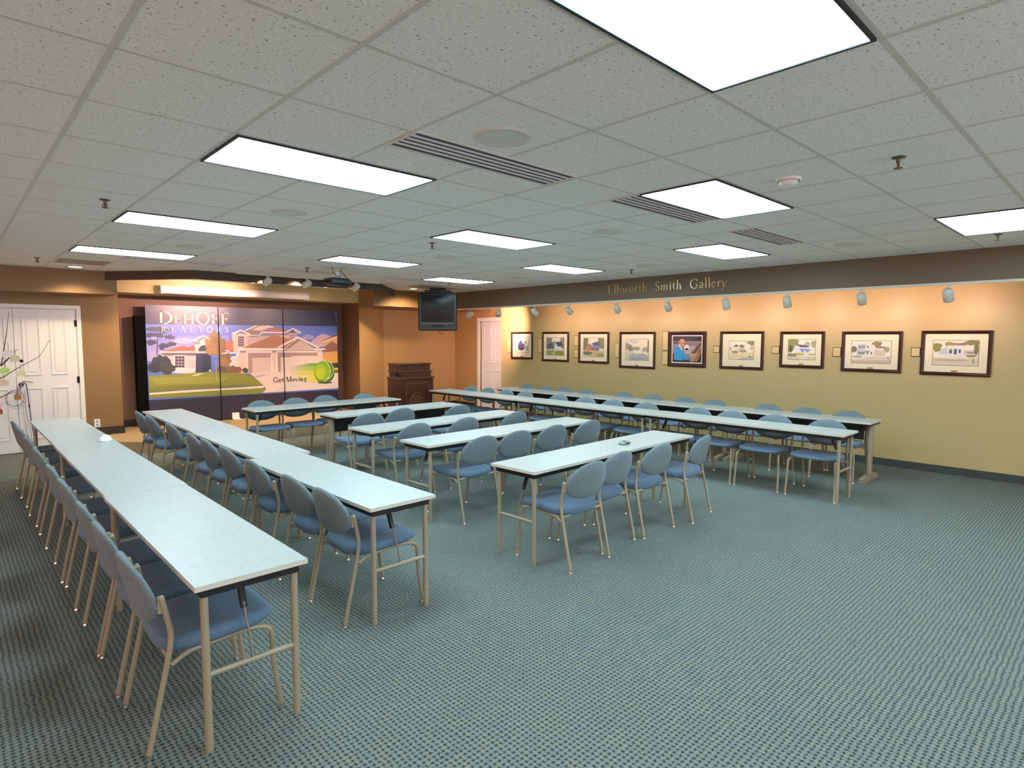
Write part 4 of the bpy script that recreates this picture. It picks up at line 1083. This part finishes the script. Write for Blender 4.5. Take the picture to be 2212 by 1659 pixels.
    (120, 161, 90, [2967, 1039, 3015, 1038, 3013, 968, 2965, 970]),
    (153, 179, 76, [2965, 970, 3013, 968, 3011, 883, 2963, 885]),
    (190, 191, 74, [2963, 885, 3011, 883, 3008, 780, 2960, 782]),
    (203, 197, 98, [2960, 782, 3008, 780, 3005, 638, 2957, 640]),
    (111, 158, 81, [3015, 1038, 3063, 1037, 3061, 967, 3013, 968]),
    (147, 178, 66, [3013, 968, 3061, 967, 3059, 882, 3011, 883]),
    (187, 191, 63, [3011, 883, 3059, 882, 3057, 778, 3008, 780]),
    (201, 197, 89, [3008, 780, 3057, 778, 3053, 635, 3005, 638]),
    (102, 155, 72, [3063, 1037, 3112, 1035, 3110, 965, 3061, 967]),
    (141, 177, 55, [3061, 967, 3110, 965, 3108, 880, 3059, 882]),
    (185, 190, 52, [3059, 882, 3108, 880, 3105, 776, 3057, 778]),
    (199, 196, 79, [3057, 778, 3105, 776, 3102, 633, 3053, 635]),
    (97, 154, 67, [3112, 1035, 3160, 1034, 3159, 964, 3110, 965]),
    (138, 176, 49, [3110, 965, 3159, 964, 3157, 878, 3108, 880]),
    (183, 190, 45, [3108, 880, 3157, 878, 3154, 774, 3105, 776]),
    (197, 196, 73, [3105, 776, 3154, 774, 3151, 631, 3102, 633]),
    (97, 154, 67, [3160, 1034, 3209, 1033, 3208, 962, 3159, 964]),
    (138, 176, 49, [3159, 964, 3208, 962, 3206, 876, 3157, 878]),
    (183, 190, 45, [3157, 878, 3206, 876, 3203, 772, 3154, 774]),
    (197, 196, 73, [3154, 774, 3203, 772, 3200, 628, 3151, 631]),
    (110, 95, 110, [3472, 608, 3459, 598, 3420, 592, 3363, 589, 3296, 590, 3230, 596, 3174, 604, 3137, 615, 3124, 625, 3137, 635, 3175, 641, 3231, 644, 3297, 643, 3364, 638, 3421, 629, 3459, 619]),
    (60, 85, 25, [3524, 827, 3517, 774, 3499, 724, 3469, 679, 3431, 643, 3386, 616, 3337, 601, 3285, 598, 3234, 606, 3186, 626, 3143, 657, 3108, 696, 3082, 742, 3067, 793, 3063, 845, 3070, 897, 3087, 947, 3115, 990, 3152, 1027, 3196, 1054, 3245, 1070, 3296, 1075, 3348, 1067, 3396, 1048, 3440, 1019, 3476, 979, 3503, 933, 3520, 881]),
    (95, 130, 35, [3492, 846, 3485, 794, 3468, 746, 3441, 703, 3405, 668, 3363, 643, 3317, 628, 3269, 625, 3221, 633, 3176, 652, 3137, 681, 3104, 719, 3080, 763, 3066, 811, 3062, 862, 3068, 912, 3085, 960, 3111, 1002, 3146, 1037, 3186, 1063, 3232, 1078, 3280, 1083, 3328, 1076, 3373, 1058, 3414, 1029, 3447, 992, 3473, 947, 3488, 898]),
    (120, 165, 45, [3429, 861, 3421, 807, 3402, 757, 3372, 714, 3333, 683, 3289, 664, 3242, 659, 3196, 668, 3153, 691, 3117, 726, 3090, 770, 3073, 821, 3069, 875, 3076, 928, 3095, 978, 3124, 1020, 3162, 1052, 3205, 1071, 3252, 1077, 3298, 1069, 3342, 1047, 3378, 1012, 3406, 968, 3424, 916]),
    (150, 180, 40, [3351, 845, 3345, 801, 3330, 760, 3307, 725, 3278, 700, 3244, 684, 3208, 680, 3172, 688, 3140, 706, 3112, 734, 3091, 770, 3079, 811, 3075, 855, 3081, 898, 3095, 939, 3118, 973, 3147, 999, 3180, 1015, 3216, 1019, 3252, 1013, 3285, 995, 3313, 967, 3334, 931, 3347, 889]),
    (175, 190, 35, [3287, 808, 3281, 769, 3267, 735, 3245, 709, 3217, 692, 3187, 688, 3158, 695, 3131, 714, 3111, 742, 3098, 777, 3095, 815, 3100, 853, 3115, 887, 3136, 914, 3163, 930, 3193, 935, 3223, 928, 3250, 910, 3270, 882, 3283, 846]),
    (215, 235, 170, [3268, 1101, 3308, 1084, 3345, 1058, 3376, 1025, 3400, 986, 3418, 942, 3427, 896, 3428, 848, 3420, 802, 3404, 758, 3381, 718, 3351, 684, 3315, 657, 3276, 639, 3272, 650, 3309, 668, 3343, 693, 3371, 725, 3393, 763, 3408, 805, 3415, 849, 3415, 895, 3406, 939, 3389, 980, 3366, 1017, 3337, 1049, 3303, 1073, 3265, 1090]),
    (215, 235, 170, [3359, 1088, 3399, 1068, 3434, 1042, 3464, 1010, 3486, 973, 3501, 932, 3507, 890, 3504, 848, 3492, 807, 3472, 769, 3445, 736, 3411, 709, 3372, 688, 3330, 675, 3327, 685, 3367, 698, 3404, 717, 3436, 743, 3463, 775, 3482, 811, 3493, 850, 3496, 890, 3490, 930, 3476, 969, 3455, 1004, 3426, 1035, 3393, 1060, 3354, 1078]),
    (45, 40, 75, [-2, 2142, 3560, 2142, 3607, 1819, 1432, 1814, 2, 1810])]
YP = 12.0
t = thing('mural_display', 'large three-panel house photo mural with realtor lettering at back of stage', 'display', (2.565, YP, .16))
seam = [0, 1.195, 2.425, 3.605]
for k in range(3):
    MB().box((seam[k]+.002, .002, 0), (seam[k+1]-.002, .022, 2.14)).build('backing_panel', M['navy'], t)
names = []; pm = MB(); n = 0
base_bands = [('28213a', [(0, 0), (3.605, 0), (3.605, .47), (0, .47)])]
def addpoly(hexc, pts):
    global n
    if hexc not in names: names.append(hexc)
    y = -.0004*n/10 - .0002
    pts = [(min(max(x, 0), 3.605), min(max(z, 0), 2.142)) for x, z in pts]
    pm.add([(x, y, z) for x, z in pts], [tuple(range(len(pts)))], names.index(hexc)); n += 1
addpoly('2a2138', base_bands[0][1]); addpoly('5a70c4', [(0, .40), (3.605, .40), (3.605, 2.142), (0, 2.142)])
for (cr, cg, cb, xz) in POSTER:
    addpoly((cr, cg, cb), [(xz[q]/1000, xz[q+1]/1000) for q in range(0, len(xz), 2)])
addpoly('2a2138', [(0, 0), (3.605, 0), (3.605, .445), (0, .47)])
pm.build('mural_print', [flat(h, .36, .9) for h in names], t)
for x in seam[1:3]:
    MB().box((x-.006, -.014, 0), (x+.006, .002, 2.142)).build('seam_strip', M['navy'], t)
def lettering(name, s, x0, z0, x1, hgt, m, parent, y, track=0.0, caps2=None, flip=False, depth=.001):
    ls, w = text_polys(s, track, caps2)
    sx = (x1-x0)/w
    for ch, ps in ls:
        b = MB()
        for p in ps:
            q = [(x0+a*sx, y, z0+c*hgt) for a, c in p]
            q2 = [(a, y-depth, c) for a, _, c in q]
            nn = len(q)
            b.add(q+q2, [tuple(range(nn, 2*nn)), tuple(reversed(range(nn)))]+[(i, (i+1) % nn, nn+(i+1) % nn, nn+i) for i in range(nn)])
        b.build(name, m, parent)
C2 = ('EH', .80)
lettering('letter', 'DEHOFF', .20, 1.812, 1.405, .225, flat('f5dfc6', .4), t, -.012, .0, C2, depth=.002)
lettering('letter', 'REALTORS', .232, 1.665, 1.372, .105, flat('f3e6da', .4), t, -.012, .48, depth=.002)
lettering('slogan_letter', 'Get Moving', 2.19, .672, 2.892, .108, flat('4a3c40', .4), t, -.012, .02, depth=.002)
MB().box((-.16, .0, 0), (-.003, .14, 1.95)).build('end_panel', M['navy'], t)
fo = MB()
for x in (1.38, 3.30):
    b = MB().box((x, -.16, 0), (x+.13, -.03, .02)); b.add([(x, -.05, .02), (x+.13, -.05, .02), (x+.13, -.012, .02), (x, -.012, .02), (x, -.03, .13), (x+.13, -.03, .13), (x+.13, -.012, .13), (x, -.012, .13)], [(3,2,1,0),(4,5,6,7),(0,1,5,4),(1,2,6,5),(2,3,7,6),(3,0,4,7)])
    b.build('foot_bracket', M['white'], t)

# ------------------------------------------------------------------ gallery pictures
def E_(cx, cy, rx, ry, k=14, j=0.0, seed=0):
    r = random.Random(seed); o = []
    for i in range(k):
        a = 2*math.pi*i/k; f = 1+j*(r.random()-.5)
        o.append((cx+rx*f*math.cos(a), cy+ry*f*math.sin(a)))
    return o
def Q(x0, y0, x1, y1): return [(x0, y0), (x1, y0), (x1, y1), (x0, y1)]
ART = [
 [('efe6d8', Q(0,0,1,1)), ('cdc6b8', E_(.15,.7,.12,.16,12,.4,1)), ('5d5a86', E_(.45,.42,.26,.30,16,.3,2)), ('6a6796', E_(.42,.68,.12,.14,12,.3,3)), ('4d4b72', E_(.45,.25,.2,.1,12,.3,4)), ('a5a878', E_(.78,.68,.10,.10,12,.4,5)), ('8d87a8', E_(.66,.42,.10,.05)), ('b9b89a', E_(.9,.3,.12,.2,12,.4,6))],
 [('e8dfd0', Q(0,0,1,1)), ('8b8a72', E_(.12,.8,.20,.35,16,.3,1)), ('94917a', E_(.92,.75,.16,.4,16,.3,2)), ('56617a', E_(.35,.55,.30,.18,16,.4,3)), ('4e586f', E_(.72,.62,.22,.18,16,.4,4)), ('7d9460', E_(.42,.6,.08,.2,12,.4,5)), ('5d6880', E_(.12,.48,.15,.14,14,.3,6)), ('d8dde2', [(.46,.25),(.84,.25),(.84,.5),(.64,.52),(.5,.72),(.46,.5)]), ('515c76', [(.5,.72),(.64,.5),(.86,.5),(.8,.64),(.6,.68)]), ('9aa15c', Q(0,0,1,.28)), ('c3bf8c', [(.3,0),(.45,.28),(.55,.28),(.5,0)]), ('8f9a3e', E_(.7,.12,.25,.1,14,.2,7)), ('c9bfae', Q(0,.28,.45,.34))],
 [('e9dfcf', Q(0,0,1,1)), ('7e8262', E_(.08,.75,.16,.45,16,.4,1)), ('8d8a6c', E_(.9,.75,.22,.35,16,.4,2)), ('66708a', E_(.62,.68,.2,.12,16,.4,3)), ('c08a70', [(.05,.35),(.05,.45),(.28,.72),(.5,.52),(.48,.3)]), ('b0765c', [(.28,.72),(.5,.5),(.52,.3),(.44,.3)]), ('7a86a4', [(.45,.55),(.78,.52),(.78,.36),(.5,.36)]), ('a9755c', Q(.56,.32,.78,.40)), ('7c8050', E_(.22,.18,.28,.12,16,.3,4)), ('cdbb8c', [(.3,0),(1,0),(1,.3),(.5,.3)]), ('a89f68', E_(.85,.1,.2,.08,12,.3,5)), ('d5c6a0', Q(.0,.28,.3,.34))],
 [('efe3c6', Q(0,0,1,1)), ('c9cdd0', E_(.35,.9,.25,.08,14,.3,1)), ('a8a07e', E_(.1,.65,.14,.16,14,.4,2)), ('8f8d70', E_(.22,.55,.14,.12,14,.4,3)), ('a9a38a', E_(.48,.56,.18,.1,14,.4,4)), ('b8aa92', [(.74,.42),(.74,.58),(.9,.66),(1,.62),(1,.42)]), ('8c8270', Q(.95,.35,1,.95)), ('d8cdb4', Q(0,0,.35,.4)), ('b4b5ae', [(.15,0),(.3,.3),(.75,.32),(1,.25),(1,0)]), ('a3a5a0', E_(.5,.08,.35,.06,14,.3,5)), ('6a6258', E_(.2,.22,.02,.06)), ('6a6258', E_(.77,.3,.015,.05))],
 [('8a7a78', Q(0,0,1,1)), ('4a4044', Q(0,.82,1,1)), ('9c8f8e', Q(.0,.3,.22,.78)), ('6c5f62', Q(.02,.70,.2,.80)), ('b5aaa6', Q(.4,.30,.66,.60)), ('e2dcd6', E_(.5,.58,.09,.10)), ('2c2828', E_(.5,.50,.06,.04)), ('a89c94', Q(.65,.35,.8,.65)), ('2d2426', [(.72,.9),(1,.97),(1,.82),(.85,.82)]), ('3a2d2c', [(.72,0),(1,0),(1,.55)]), ('6e4a3c', [(.66,.35),(.95,.75),(1,.72),(.8,.3)]), ('a87850', [(.78,.02),(1,.52),(1,.4),(.88,.05)]), ('b08a66', [(.60,.1),(.86,.4),(.92,.36),(.76,.02)]), ('8c2424', Q(.0,.08,.08,.34)), ('1f1c22', Q(.0,0,.62,.07)), ('3f9fd8', [(.05,.06),(.05,.35),(.10,.55),(.2,.66),(.30,.6),(.38,.42),(.44,.28),(.60,.24),(.62,.18),(.5,.12),(.36,.14),(.36,.05)]), ('3690c8', [(.2,.3),(.34,.16),(.5,.12),(.36,.2)]), ('e8e4ea', [(.2,.66),(.24,.68),(.36,.46),(.35,.42),(.28,.52)]), ('6a6fb0', [(.35,.45),(.38,.44),(.44,.3),(.4,.29)]), ('d89a84', E_(.33,.76,.105,.145,18)), ('c98872', [(.26,.66),(.42,.64),(.40,.57),(.28,.56)]), ('c08070', E_(.41,.72,.03,.03)), ('4a2a2c', [(.28,.76),(.43,.735),(.43,.72),(.28,.745)]), ('b87868', E_(.25,.74,.02,.035)), ('d8a088', [(.58,.22),(.70,.33),(.80,.34),(.78,.28),(.66,.2)]), ('d8a088', E_(.8,.31,.03,.025))],
 [('f0e8d2', Q(0,0,1,1)), ('8f8a66', E_(.95,.9,.22,.12,14,.5,1)), ('6c5f50', [(.16,.72),(.28,.82),(.4,.74),(.4,.70),(.16,.70)]), ('d8d2c4', Q(.2,.58,.37,.71)), ('8d8468', E_(.52,.72,.10,.10,14,.4,2)), ('c9c2a8', E_(.52,.52,.16,.12,14,.3,3)), ('a8a27e', E_(.25,.4,.16,.10,14,.3,4)), ('9c9878', E_(.58,.44,.14,.06,14,.3,5)), ('bfb08a', E_(.05,.6,.06,.08,10,.4,6)), ('e6d79a', [(0,.0),(0,.3),(.3,.28),(1,.45),(1,.15),(.3,.05)]), ('b9bab8', [(.35,.02),(.75,.14),(1,.2),(1,0),(.4,0)]), ('3c3c44', E_(.86,.16,.02,.05)), ('c4b48c', E_(.93,.62,.07,.12,12,.4,7))],
 [('efe8dc', Q(0,0,1,1)), ('8f9460', E_(.15,.82,.24,.22,16,.4,1)), ('7d8650', E_(.08,.55,.12,.2,14,.4,2)), ('b7b69a', E_(.7,.75,.12,.15,14,.3,3)), ('a9a884', E_(.95,.78,.10,.2,14,.3,4)), ('5c5f5c', [(.28,.76),(.68,.70),(.8,.60),(.45,.62)]), ('e4e4ec', [(.2,.35),(.28,.72),(.45,.62),(.45,.35)]), ('d3d8e8', Q(.45,.36,.8,.62)), ('6a7090', [(.42,.52),(.84,.49),(.82,.45),(.44,.47)]), ('8f96b8', Q(.5,.36,.56,.47)), ('8f96b8', Q(.68,.36,.74,.47)), ('3f4a58', E_(.09,.5,.03,.18)), ('b8c030', E_(.38,.26,.24,.06,14,.2,5)), ('b8c030', E_(.88,.26,.12,.05,12,.2,6)), ('8c9068', E_(.12,.18,.2,.12,14,.3,7)), ('d9cdb0', Q(0,0,1,.14)), ('e5dcc6', [(.4,.02),(.62,.2),(.78,.2),(.7,.02)])],
 [('efe6d2', Q(0,0,1,1)), ('8f8c5c', E_(.65,.85,.13,.14,14,.4,1)), ('a08f6a', E_(.74,.72,.13,.06,14,.4,2)), ('7f7c58', E_(.05,.62,.09,.14,14,.4,3)), ('a5a476', E_(.9,.62,.08,.14,14,.4,4)), ('c5ccd0', [(.14,.34),(.14,.84),(.36,.88),(.36,.34)]), ('e8e2d2', [(.36,.34),(.36,.88),(.48,.86),(.6,.8),(.6,.32)]), ('d3c8bc', [(.6,.34),(.6,.62),(.86,.58),(.86,.34)])]+[('5c646c', Q(x,.68,x+.03,.78)) for x in (.19,.245,.30,.40)]+[('5c646c', Q(x,.40,x+.03,.50)) for x in (.18,.24,.30,.40,.50)]+[('6c7c8c', [(.34,.52),(.46,.55),(.46,.50),(.36,.48)]), ('c9bfa8', Q(0,.0,1,.14)), ('ddd2b8', [(.05,.12),(.5,.3),(1,.3),(1,.14)]), ('8a8278', E_(.94,.24,.012,.08)), ('b8aa90', E_(.15,.28,.14,.04,12,.3,5))],
 [('efe4d0', Q(0,0,1,1)), ('8d8a50', E_(.08,.72,.12,.18,14,.4,1)), ('9c9450', E_(.38,.85,.12,.10,14,.4,2)), ('8c8450', E_(.85,.92,.18,.10,14,.4,3)), ('a8826a', E_(.62,.85,.16,.06,14,.3,4)), ('dfe0e0', [(.32,.40),(.32,.80),(.66,.80),(.66,.38)]), ('c4cad0', [(.12,.46),(.2,.68),(.32,.74),(.32,.42)]), ('5c6470', Q(.36,.48,.43,.62)), ('d0c040', Q(.36,.62,.43,.68)), ('4c5c78', Q(.47,.44,.53,.66)), ('5c6470', Q(.57,.5,.62,.64)), ('cfc6c0', Q(.68,.42,.98,.62)), ('8f8078', Q(.74,.5,.92,.54)), ('8f8a48', E_(.85,.38,.12,.04,12,.3,5)), ('d9ccb4', Q(0,0,1,.3)), ('c4b49c', E_(.4,.2,.4,.05,14,.3,6)), ('e6dcc8', [(.1,.3),(.5,.4),(.7,.36),(.5,.24)]), ('7a6c68', E_(.9,.18,.015,.1)), ('7c8050', E_(.95,.65,.06,.25,12,.4,7))],
]
PIC = [(9.82, 9.145, 1.27, 1.867, (.2,.8,.24,.78)), (8.855, 8.11, 1.245, 1.863, (.17,.83,.21,.80)), (7.84, 7.085, 1.24, 1.857, (.165,.835,.21,.80)),
       (6.83, 6.05, 1.18, 1.852, (.18,.82,.22,.80)), (5.775, 5.06, 1.243, 1.854, (.12,.88,.14,.86)), (4.805, 4.085, 1.243, 1.85, (.22,.78,.26,.74)),
       (3.83, 3.195, 1.30, 1.843, (.195,.805,.23,.78)), (2.96, 2.22, 1.278, 1.838, (.175,.825,.22,.765)), (2.005, 1.27, 1.272, 1.843, (.18,.82,.23,.78))]
PL = ['framed watercolor of a violet figure, farthest picture on the gallery wall', 'framed watercolor of a white house under dark trees, second from the door', 'framed watercolor of a pink-gabled house among trees',
      'framed watercolor of a pale grey road between trees', 'framed photograph of a bald man in blue sweater at a drawing board', 'framed watercolor of a roofed tower house over pale yellow ground',
      'framed watercolor of a white house with grey roof and yellow-green hedge', 'framed watercolor of a two-storey pale corner building, second from the right', 'rightmost framed watercolor, a low white shop with a yellow awning']
for (ya, yb, z0, z1, (l, r, b_, tp)), art, lab in zip(PIC, ART, PL):
    W_, H_ = ya-yb, z1-z0
    # local x runs to the right along the wall (towards -y), local z up, local y into the wall
    t = thing('framed_picture', lab, 'picture', (9.2995, (ya+yb)/2, (z0+z1)/2), -HP, 'framed pictures on the gallery wall')
    X, Z = W_/2, H_/2; fw_ = .042
    photo = 'photograph' in lab
    if photo: fw_ = .062
    f = MB(); prof = [(0, 0), (0, -.028), (fw_*.35, -.034), (fw_*.8, -.024), (fw_, -.016), (fw_, 0)]
    vs = []; n_ = len(prof)
    for (cx, cz) in ((-1, -1), (1, -1), (1, 1), (-1, 1)):
        for (d, y) in prof: vs.append((cx*(X-d), y, cz*(Z-d)))
    fs = []
    for k in range(4):
        for q in range(n_):
            a0 = k*n_+q; a1 = k*n_+(q+1) % n_; b0 = ((k+1) % 4)*n_+q; b1 = ((k+1) % 4)*n_+(q+1) % n_
            fs.append((a1, b1, b0, a0))
    f.add(vs, fs).build('frame', M['frame'], t)
    MB().box((-X+fw_-.004, -.010, -Z+fw_-.004), (X-fw_+.004, -.004, Z-fw_+.004)).build('mat_board', M['white'] if photo else M['matboard'], t)
    pm = MB(); names = []
    x0, x1 = -X+l*W_, -X+r*W_; zz0, zz1 = -Z+b_*H_, -Z+tp*H_
    for i, (hx, pts) in enumerate(art):
        if hx not in names: names.append(hx)
        pts = [(x0+min(max(u, 0), 1)*(x1-x0), -.0104-.00015*i, zz0+min(max(v, 0), 1)*(zz1-zz0)) for u, v in pts]
        ar_ = sum(pts[k][0]*pts[(k+1) % len(pts)][2]-pts[(k+1) % len(pts)][0]*pts[k][2] for k in range(len(pts)))
        pm.add(pts, [tuple(range(len(pts))) if ar_ > 0 else tuple(reversed(range(len(pts))))], names.index(hx))
    MB().box((x0-.006, -.0103, zz0-.006), (x1+.006, -.0095, zz1+.006)).build('mat_opening', flat('7d6c50', .6), t)
    pm.build('print' if photo else 'painting', [flat(h_, .5) for h_ in names], t)
    if not photo:
        MB().box((-.035, -.014, -Z+fw_+.004), (.035, -.010, -Z+fw_+.022), bev=.0015).build('nameplate', M['brass'], t)
PQ = [(9.954, 9.83, 1.40, 1.744, 'tall cream caption plaque left of the violet figure picture'), (8.989, 8.865, 1.41, 1.726, 'tall cream caption plaque left of the dark-trees picture'),
      (7.97, 7.85, 1.570, 1.784, 'upper cream caption plaque left of the pink-gabled house picture'), (7.967, 7.85, 1.337, 1.512, 'lower cream caption plaque left of the pink-gabled house picture'),
      (6.95, 6.84, 1.364, 1.651, 'cream caption plaque left of the grey road picture'), (5.909, 5.785, 1.522, 1.865, 'upper cream caption plaque beside the photograph of the bald man'),
      (5.91, 5.785, 1.26, 1.511, 'lower cream caption plaque beside the photograph of the bald man'), (4.928, 4.815, 1.50, 1.613, 'small cream plaque left of the tower house picture'),
      (3.96, 3.84, 1.505, 1.617, 'small cream plaque left of the yellow-green hedge picture'), (3.081, 2.97, 1.478, 1.614, 'small cream plaque left of the corner building picture'), (2.119, 2.012, 1.502, 1.621, 'small cream plaque left of the rightmost picture')]
for (ya, yb, z0, z1, lab) in PQ:
    t = thing('caption_plaque', lab, 'plaque', (9.2995, (ya+yb)/2, (z0+z1)/2), -HP, 'cream caption plaques on the gallery wall')
    X, Z = (ya-yb)/2, (z1-z0)/2
    MB().box((-X, -.010, -Z), (X, 0, Z), bev=.002).build('border', M['frame'], t)
    MB().box((-X+.008, -.012, -Z+.008), (X-.008, -.0095, Z-.008)).build('face', M['plaque'], t)

# gallery lettering: raised letters on the valance, each word one thing
def wall_word(s, ya, yb, lab):
    t = thing('wall_lettering', lab, 'lettering', (8.3295, ya, 2.492), -HP, 'raised lettering on the valance')
    ls, w = text_polys(s, .03)
    sx = (ya-yb)/w
    for ch, ps in ls:
        b = MB()
        for p in ps:
            q = [(a*sx, 0, c*.148) for a, c in p]; q2 = [(a, -.012, c) for a, _, c in q]; nn = len(q)
            b.add(q+q2, [tuple(range(nn, 2*nn)), tuple(reversed(range(nn)))]+[(i, (i+1) % nn, nn+(i+1) % nn, nn+i) for i in range(nn)])
        b.build('letter', M['letter'], t)
wall_word('Ellsworth', 6.385, 5.585, 'gold raised letters on the valance reading Ellsworth')
wall_word('Smith', 5.45, 4.958, 'gold raised letters on the valance reading Smith')
wall_word('Gallery', 4.83, 4.225, 'gold raised letters on the valance reading Gallery')

# ------------------------------------------------------------------ small things
t = thing('clicker_device', 'small grey electronic device lying on the nearest short middle table', 'device', (4.63, 3.335, .737), .15)
MB().box((-.06, -.035, 0), (.06, .035, .028), bev=.008).build('body', M['device'], t)
MB().box((-.035, -.0365, .008), (.035, -.034, .022)).build('display_window', M['screen'], t)
MB().box((-.02, -.012, .028), (.02, .014, .0305), bev=.001).build('button', M['bolt'], t)
MB().tube([(.06, .0, .012), (.085, -.003, .006), (.125, -.012, .004)], .0035, 6).build('strap', M['lightcable'], t)
b = MB(); rng = random.Random(3); rr = []
for k, (r, z) in enumerate(((.045, 0), (.052, .012), (.046, .03), (.040, .045), (.025, .058), (.008, .066))):
    rr.append([(r*(1+.35*(rng.random()-.5))*math.cos(a), r*(1+.35*(rng.random()-.5))*math.sin(a)*.8, z*(1+.2*(rng.random()-.5)) if k else 0.0) for a in [2*math.pi*i/12 for i in range(12)]])
b.rings(rr); b.sm = [False]*len(b.sm)
tag(b.build('crumpled_tissue', M['paper'], loc=(1.08, 6.84, .737)), 'crumpled white tissue on the leftmost long table', 'tissue')

# twig tree with hanging paper tags, standing left of the frame in front of the double doors
PX = -.35
t = thing('twig_tree', 'bare twig branches reaching in front of the white double doors', 'branch display', (PX, 10.3, 0))
y = 0
MB().lathe([(.14, 0), (.17, .30), (.18, .32), (.16, .32), (.14, .26), (.001, .26)], seg=24).build('pot', M['device'], t)
br = [[(0, 0, .26), (.05, 0, .7), (.25, .02, .98), (.55, 0, 1.09), (.86, 0, 1.19), (1.07, 0, 1.345), (1.28, .0, 1.474), (1.40, 0, 1.70)],
      [(.25, .02, .98), (.60, .03, 1.15), (.88, .05, 1.36), (.93, .05, 1.64), (.96, .04, 1.824), (.99, .04, 2.075)],
      [(.05, 0, .7), (.5, -.03, .80), (.84, -.05, .943), (.94, -.05, 1.003), (1.02, -.05, 1.0)],
      [(.88, .05, 1.36), (.98, .05, 1.48), (1.06, .05, 1.58)],
      [(.05, 0, .7), (.4, .05, 1.3), (.7, .1, 1.9)]]
for p in br:
    MB().tube(fillet(p, .05, 3), [.010-.0075*i/max(1, len(fillet(p, .05, 3))-1) for i in range(len(fillet(p, .05, 3)))], 7).build('branch', M['twig'], t)
TG = [(.955, .0, 1.52, .13, .10, 'e8d8d0', 'paper bell-shaped tag in white and pink hanging high on the twigs'), (.91, -.02, 1.30, .11, .08, 'c2d67a', 'pale green paper tag hanging on the twigs'),
      (1.02, -.01, 1.455, .11, .085, 'dcc8a4', 'beige paper tag hanging beside a dark round charm'), (1.07, .0, 1.257, .11, .075, 'e6d8a8', 'pale yellow paper tag hanging under the long twig'),
      (.89, -.02, 1.139, .11, .085, 'e4c4a0', 'peach paper tag hanging on the lower twigs'), (1.02, -.05, .95, .075, .09, 'a8763e', 'small brown house-shaped paper tag on the lowest twig'), (.835, 0, .76, .06, .08, 'b05838', 'reddish paper tag at the left edge of the view')]
tw_loc = Vector((PX, 10.3, 0))
for (x, dy, z, w_, h_, c_, lab) in TG:
    q = thing('hanging_tag', lab, 'tag', (PX+x, 10.3+dy-.012, z), 0, 'paper tags on the twigs')
    X, Z = w_/2, h_/2
    pts = [(-X*.9, -Z), (X*.9, -Z*.9), (X, Z*.4), (X*.35, Z), (-X*.4, Z*.95), (-X, Z*.3)]
    b = MB(); vs = [(x_, -.002, z_) for x_, z_ in pts]+[(x_, .002, z_) for x_, z_ in pts]; n_ = len(pts)
    b.add(vs, [tuple(range(n_)), tuple(reversed(range(n_, 2*n_)))]+[(i+n_, (i+1) % n_+n_, (i+1) % n_, i) for i in range(n_)])
    b.build('card', flat(c_, .7), q)
    MB().tube([(0, 0, Z*.7), (.004, .004, Z+.05), (0, .008, Z+.09)], .0025, 6).build('string', M['twig'], q)
o = MB().lathe([(.001, -.018), (.016, -.012), (.022, 0), (.016, .012), (.001, .018)], (0, 0, 0), (.4, -1, 0), 16).build('round_charm', M['bolt'], loc=(.735, 10.275, 1.42))
tag(o, 'small dark round charm hanging beside the beige tag', 'charm')
# cables over the door knob
t = thing('cable_loop', 'coiled grey cord looped over the knob of the white double doors', 'cord', (.80, 11.42, 1.05))
lp = [( -.085+.105*math.cos(a), -.02, -.215+.115*math.sin(a)) for a in [math.radians(80+340*k/24) for k in range(25)]]
MB().tube([(0, -.01, .0)]+[(-.03, -.02, -.06)]+lp+[(.0, -.02, -.02)], .005, 7).build('coil', M['cable'], t)
lp = [( -.075+.115*math.cos(a), -.028, -.235+.13*math.sin(a)) for a in [math.radians(70+330*k/24) for k in range(25)]]
MB().tube([(0, -.012, .02), (.02, -.028, -.06)]+lp, .0035, 7).build('coil', M['lightcable'], t)
t = thing('cable', 'blue cable hanging from the door knob to the floor', 'cable', (.81, 11.42, 1.05))
MB().tube(fillet([(0, -.03, .025), (.04, -.035, .0), (.055, -.035, -.15), (.062, -.035, -.34), (.075, -.03, -.56), (.10, -.03, -.8), (.11, -.03, -1.04)], .06), .008, 8).build('cord', M['cable'], t)
MB().tube(fillet([(0, -.03, .025), (.03, -.04, .03), (.08, -.04, .022), (.12, -.04, .01)], .03), .005, 6).build('loose_end', M['cable_b'], t)
MB().lathe([(.008, 0), (.012, .02), (.008, .045)], (.062, -.035, -.36), (0, 0, 1), 10).build('plug', M['cable_b'], t)
MB().tube(fillet([(-.02, -.03, .0), (.0, -.035, -.2), (.03, -.035, -.45), (.06, -.03, -.7), (.08, -.03, -1.045)], .06), .004, 6).build('thin_cord', M['lightcable'], t)
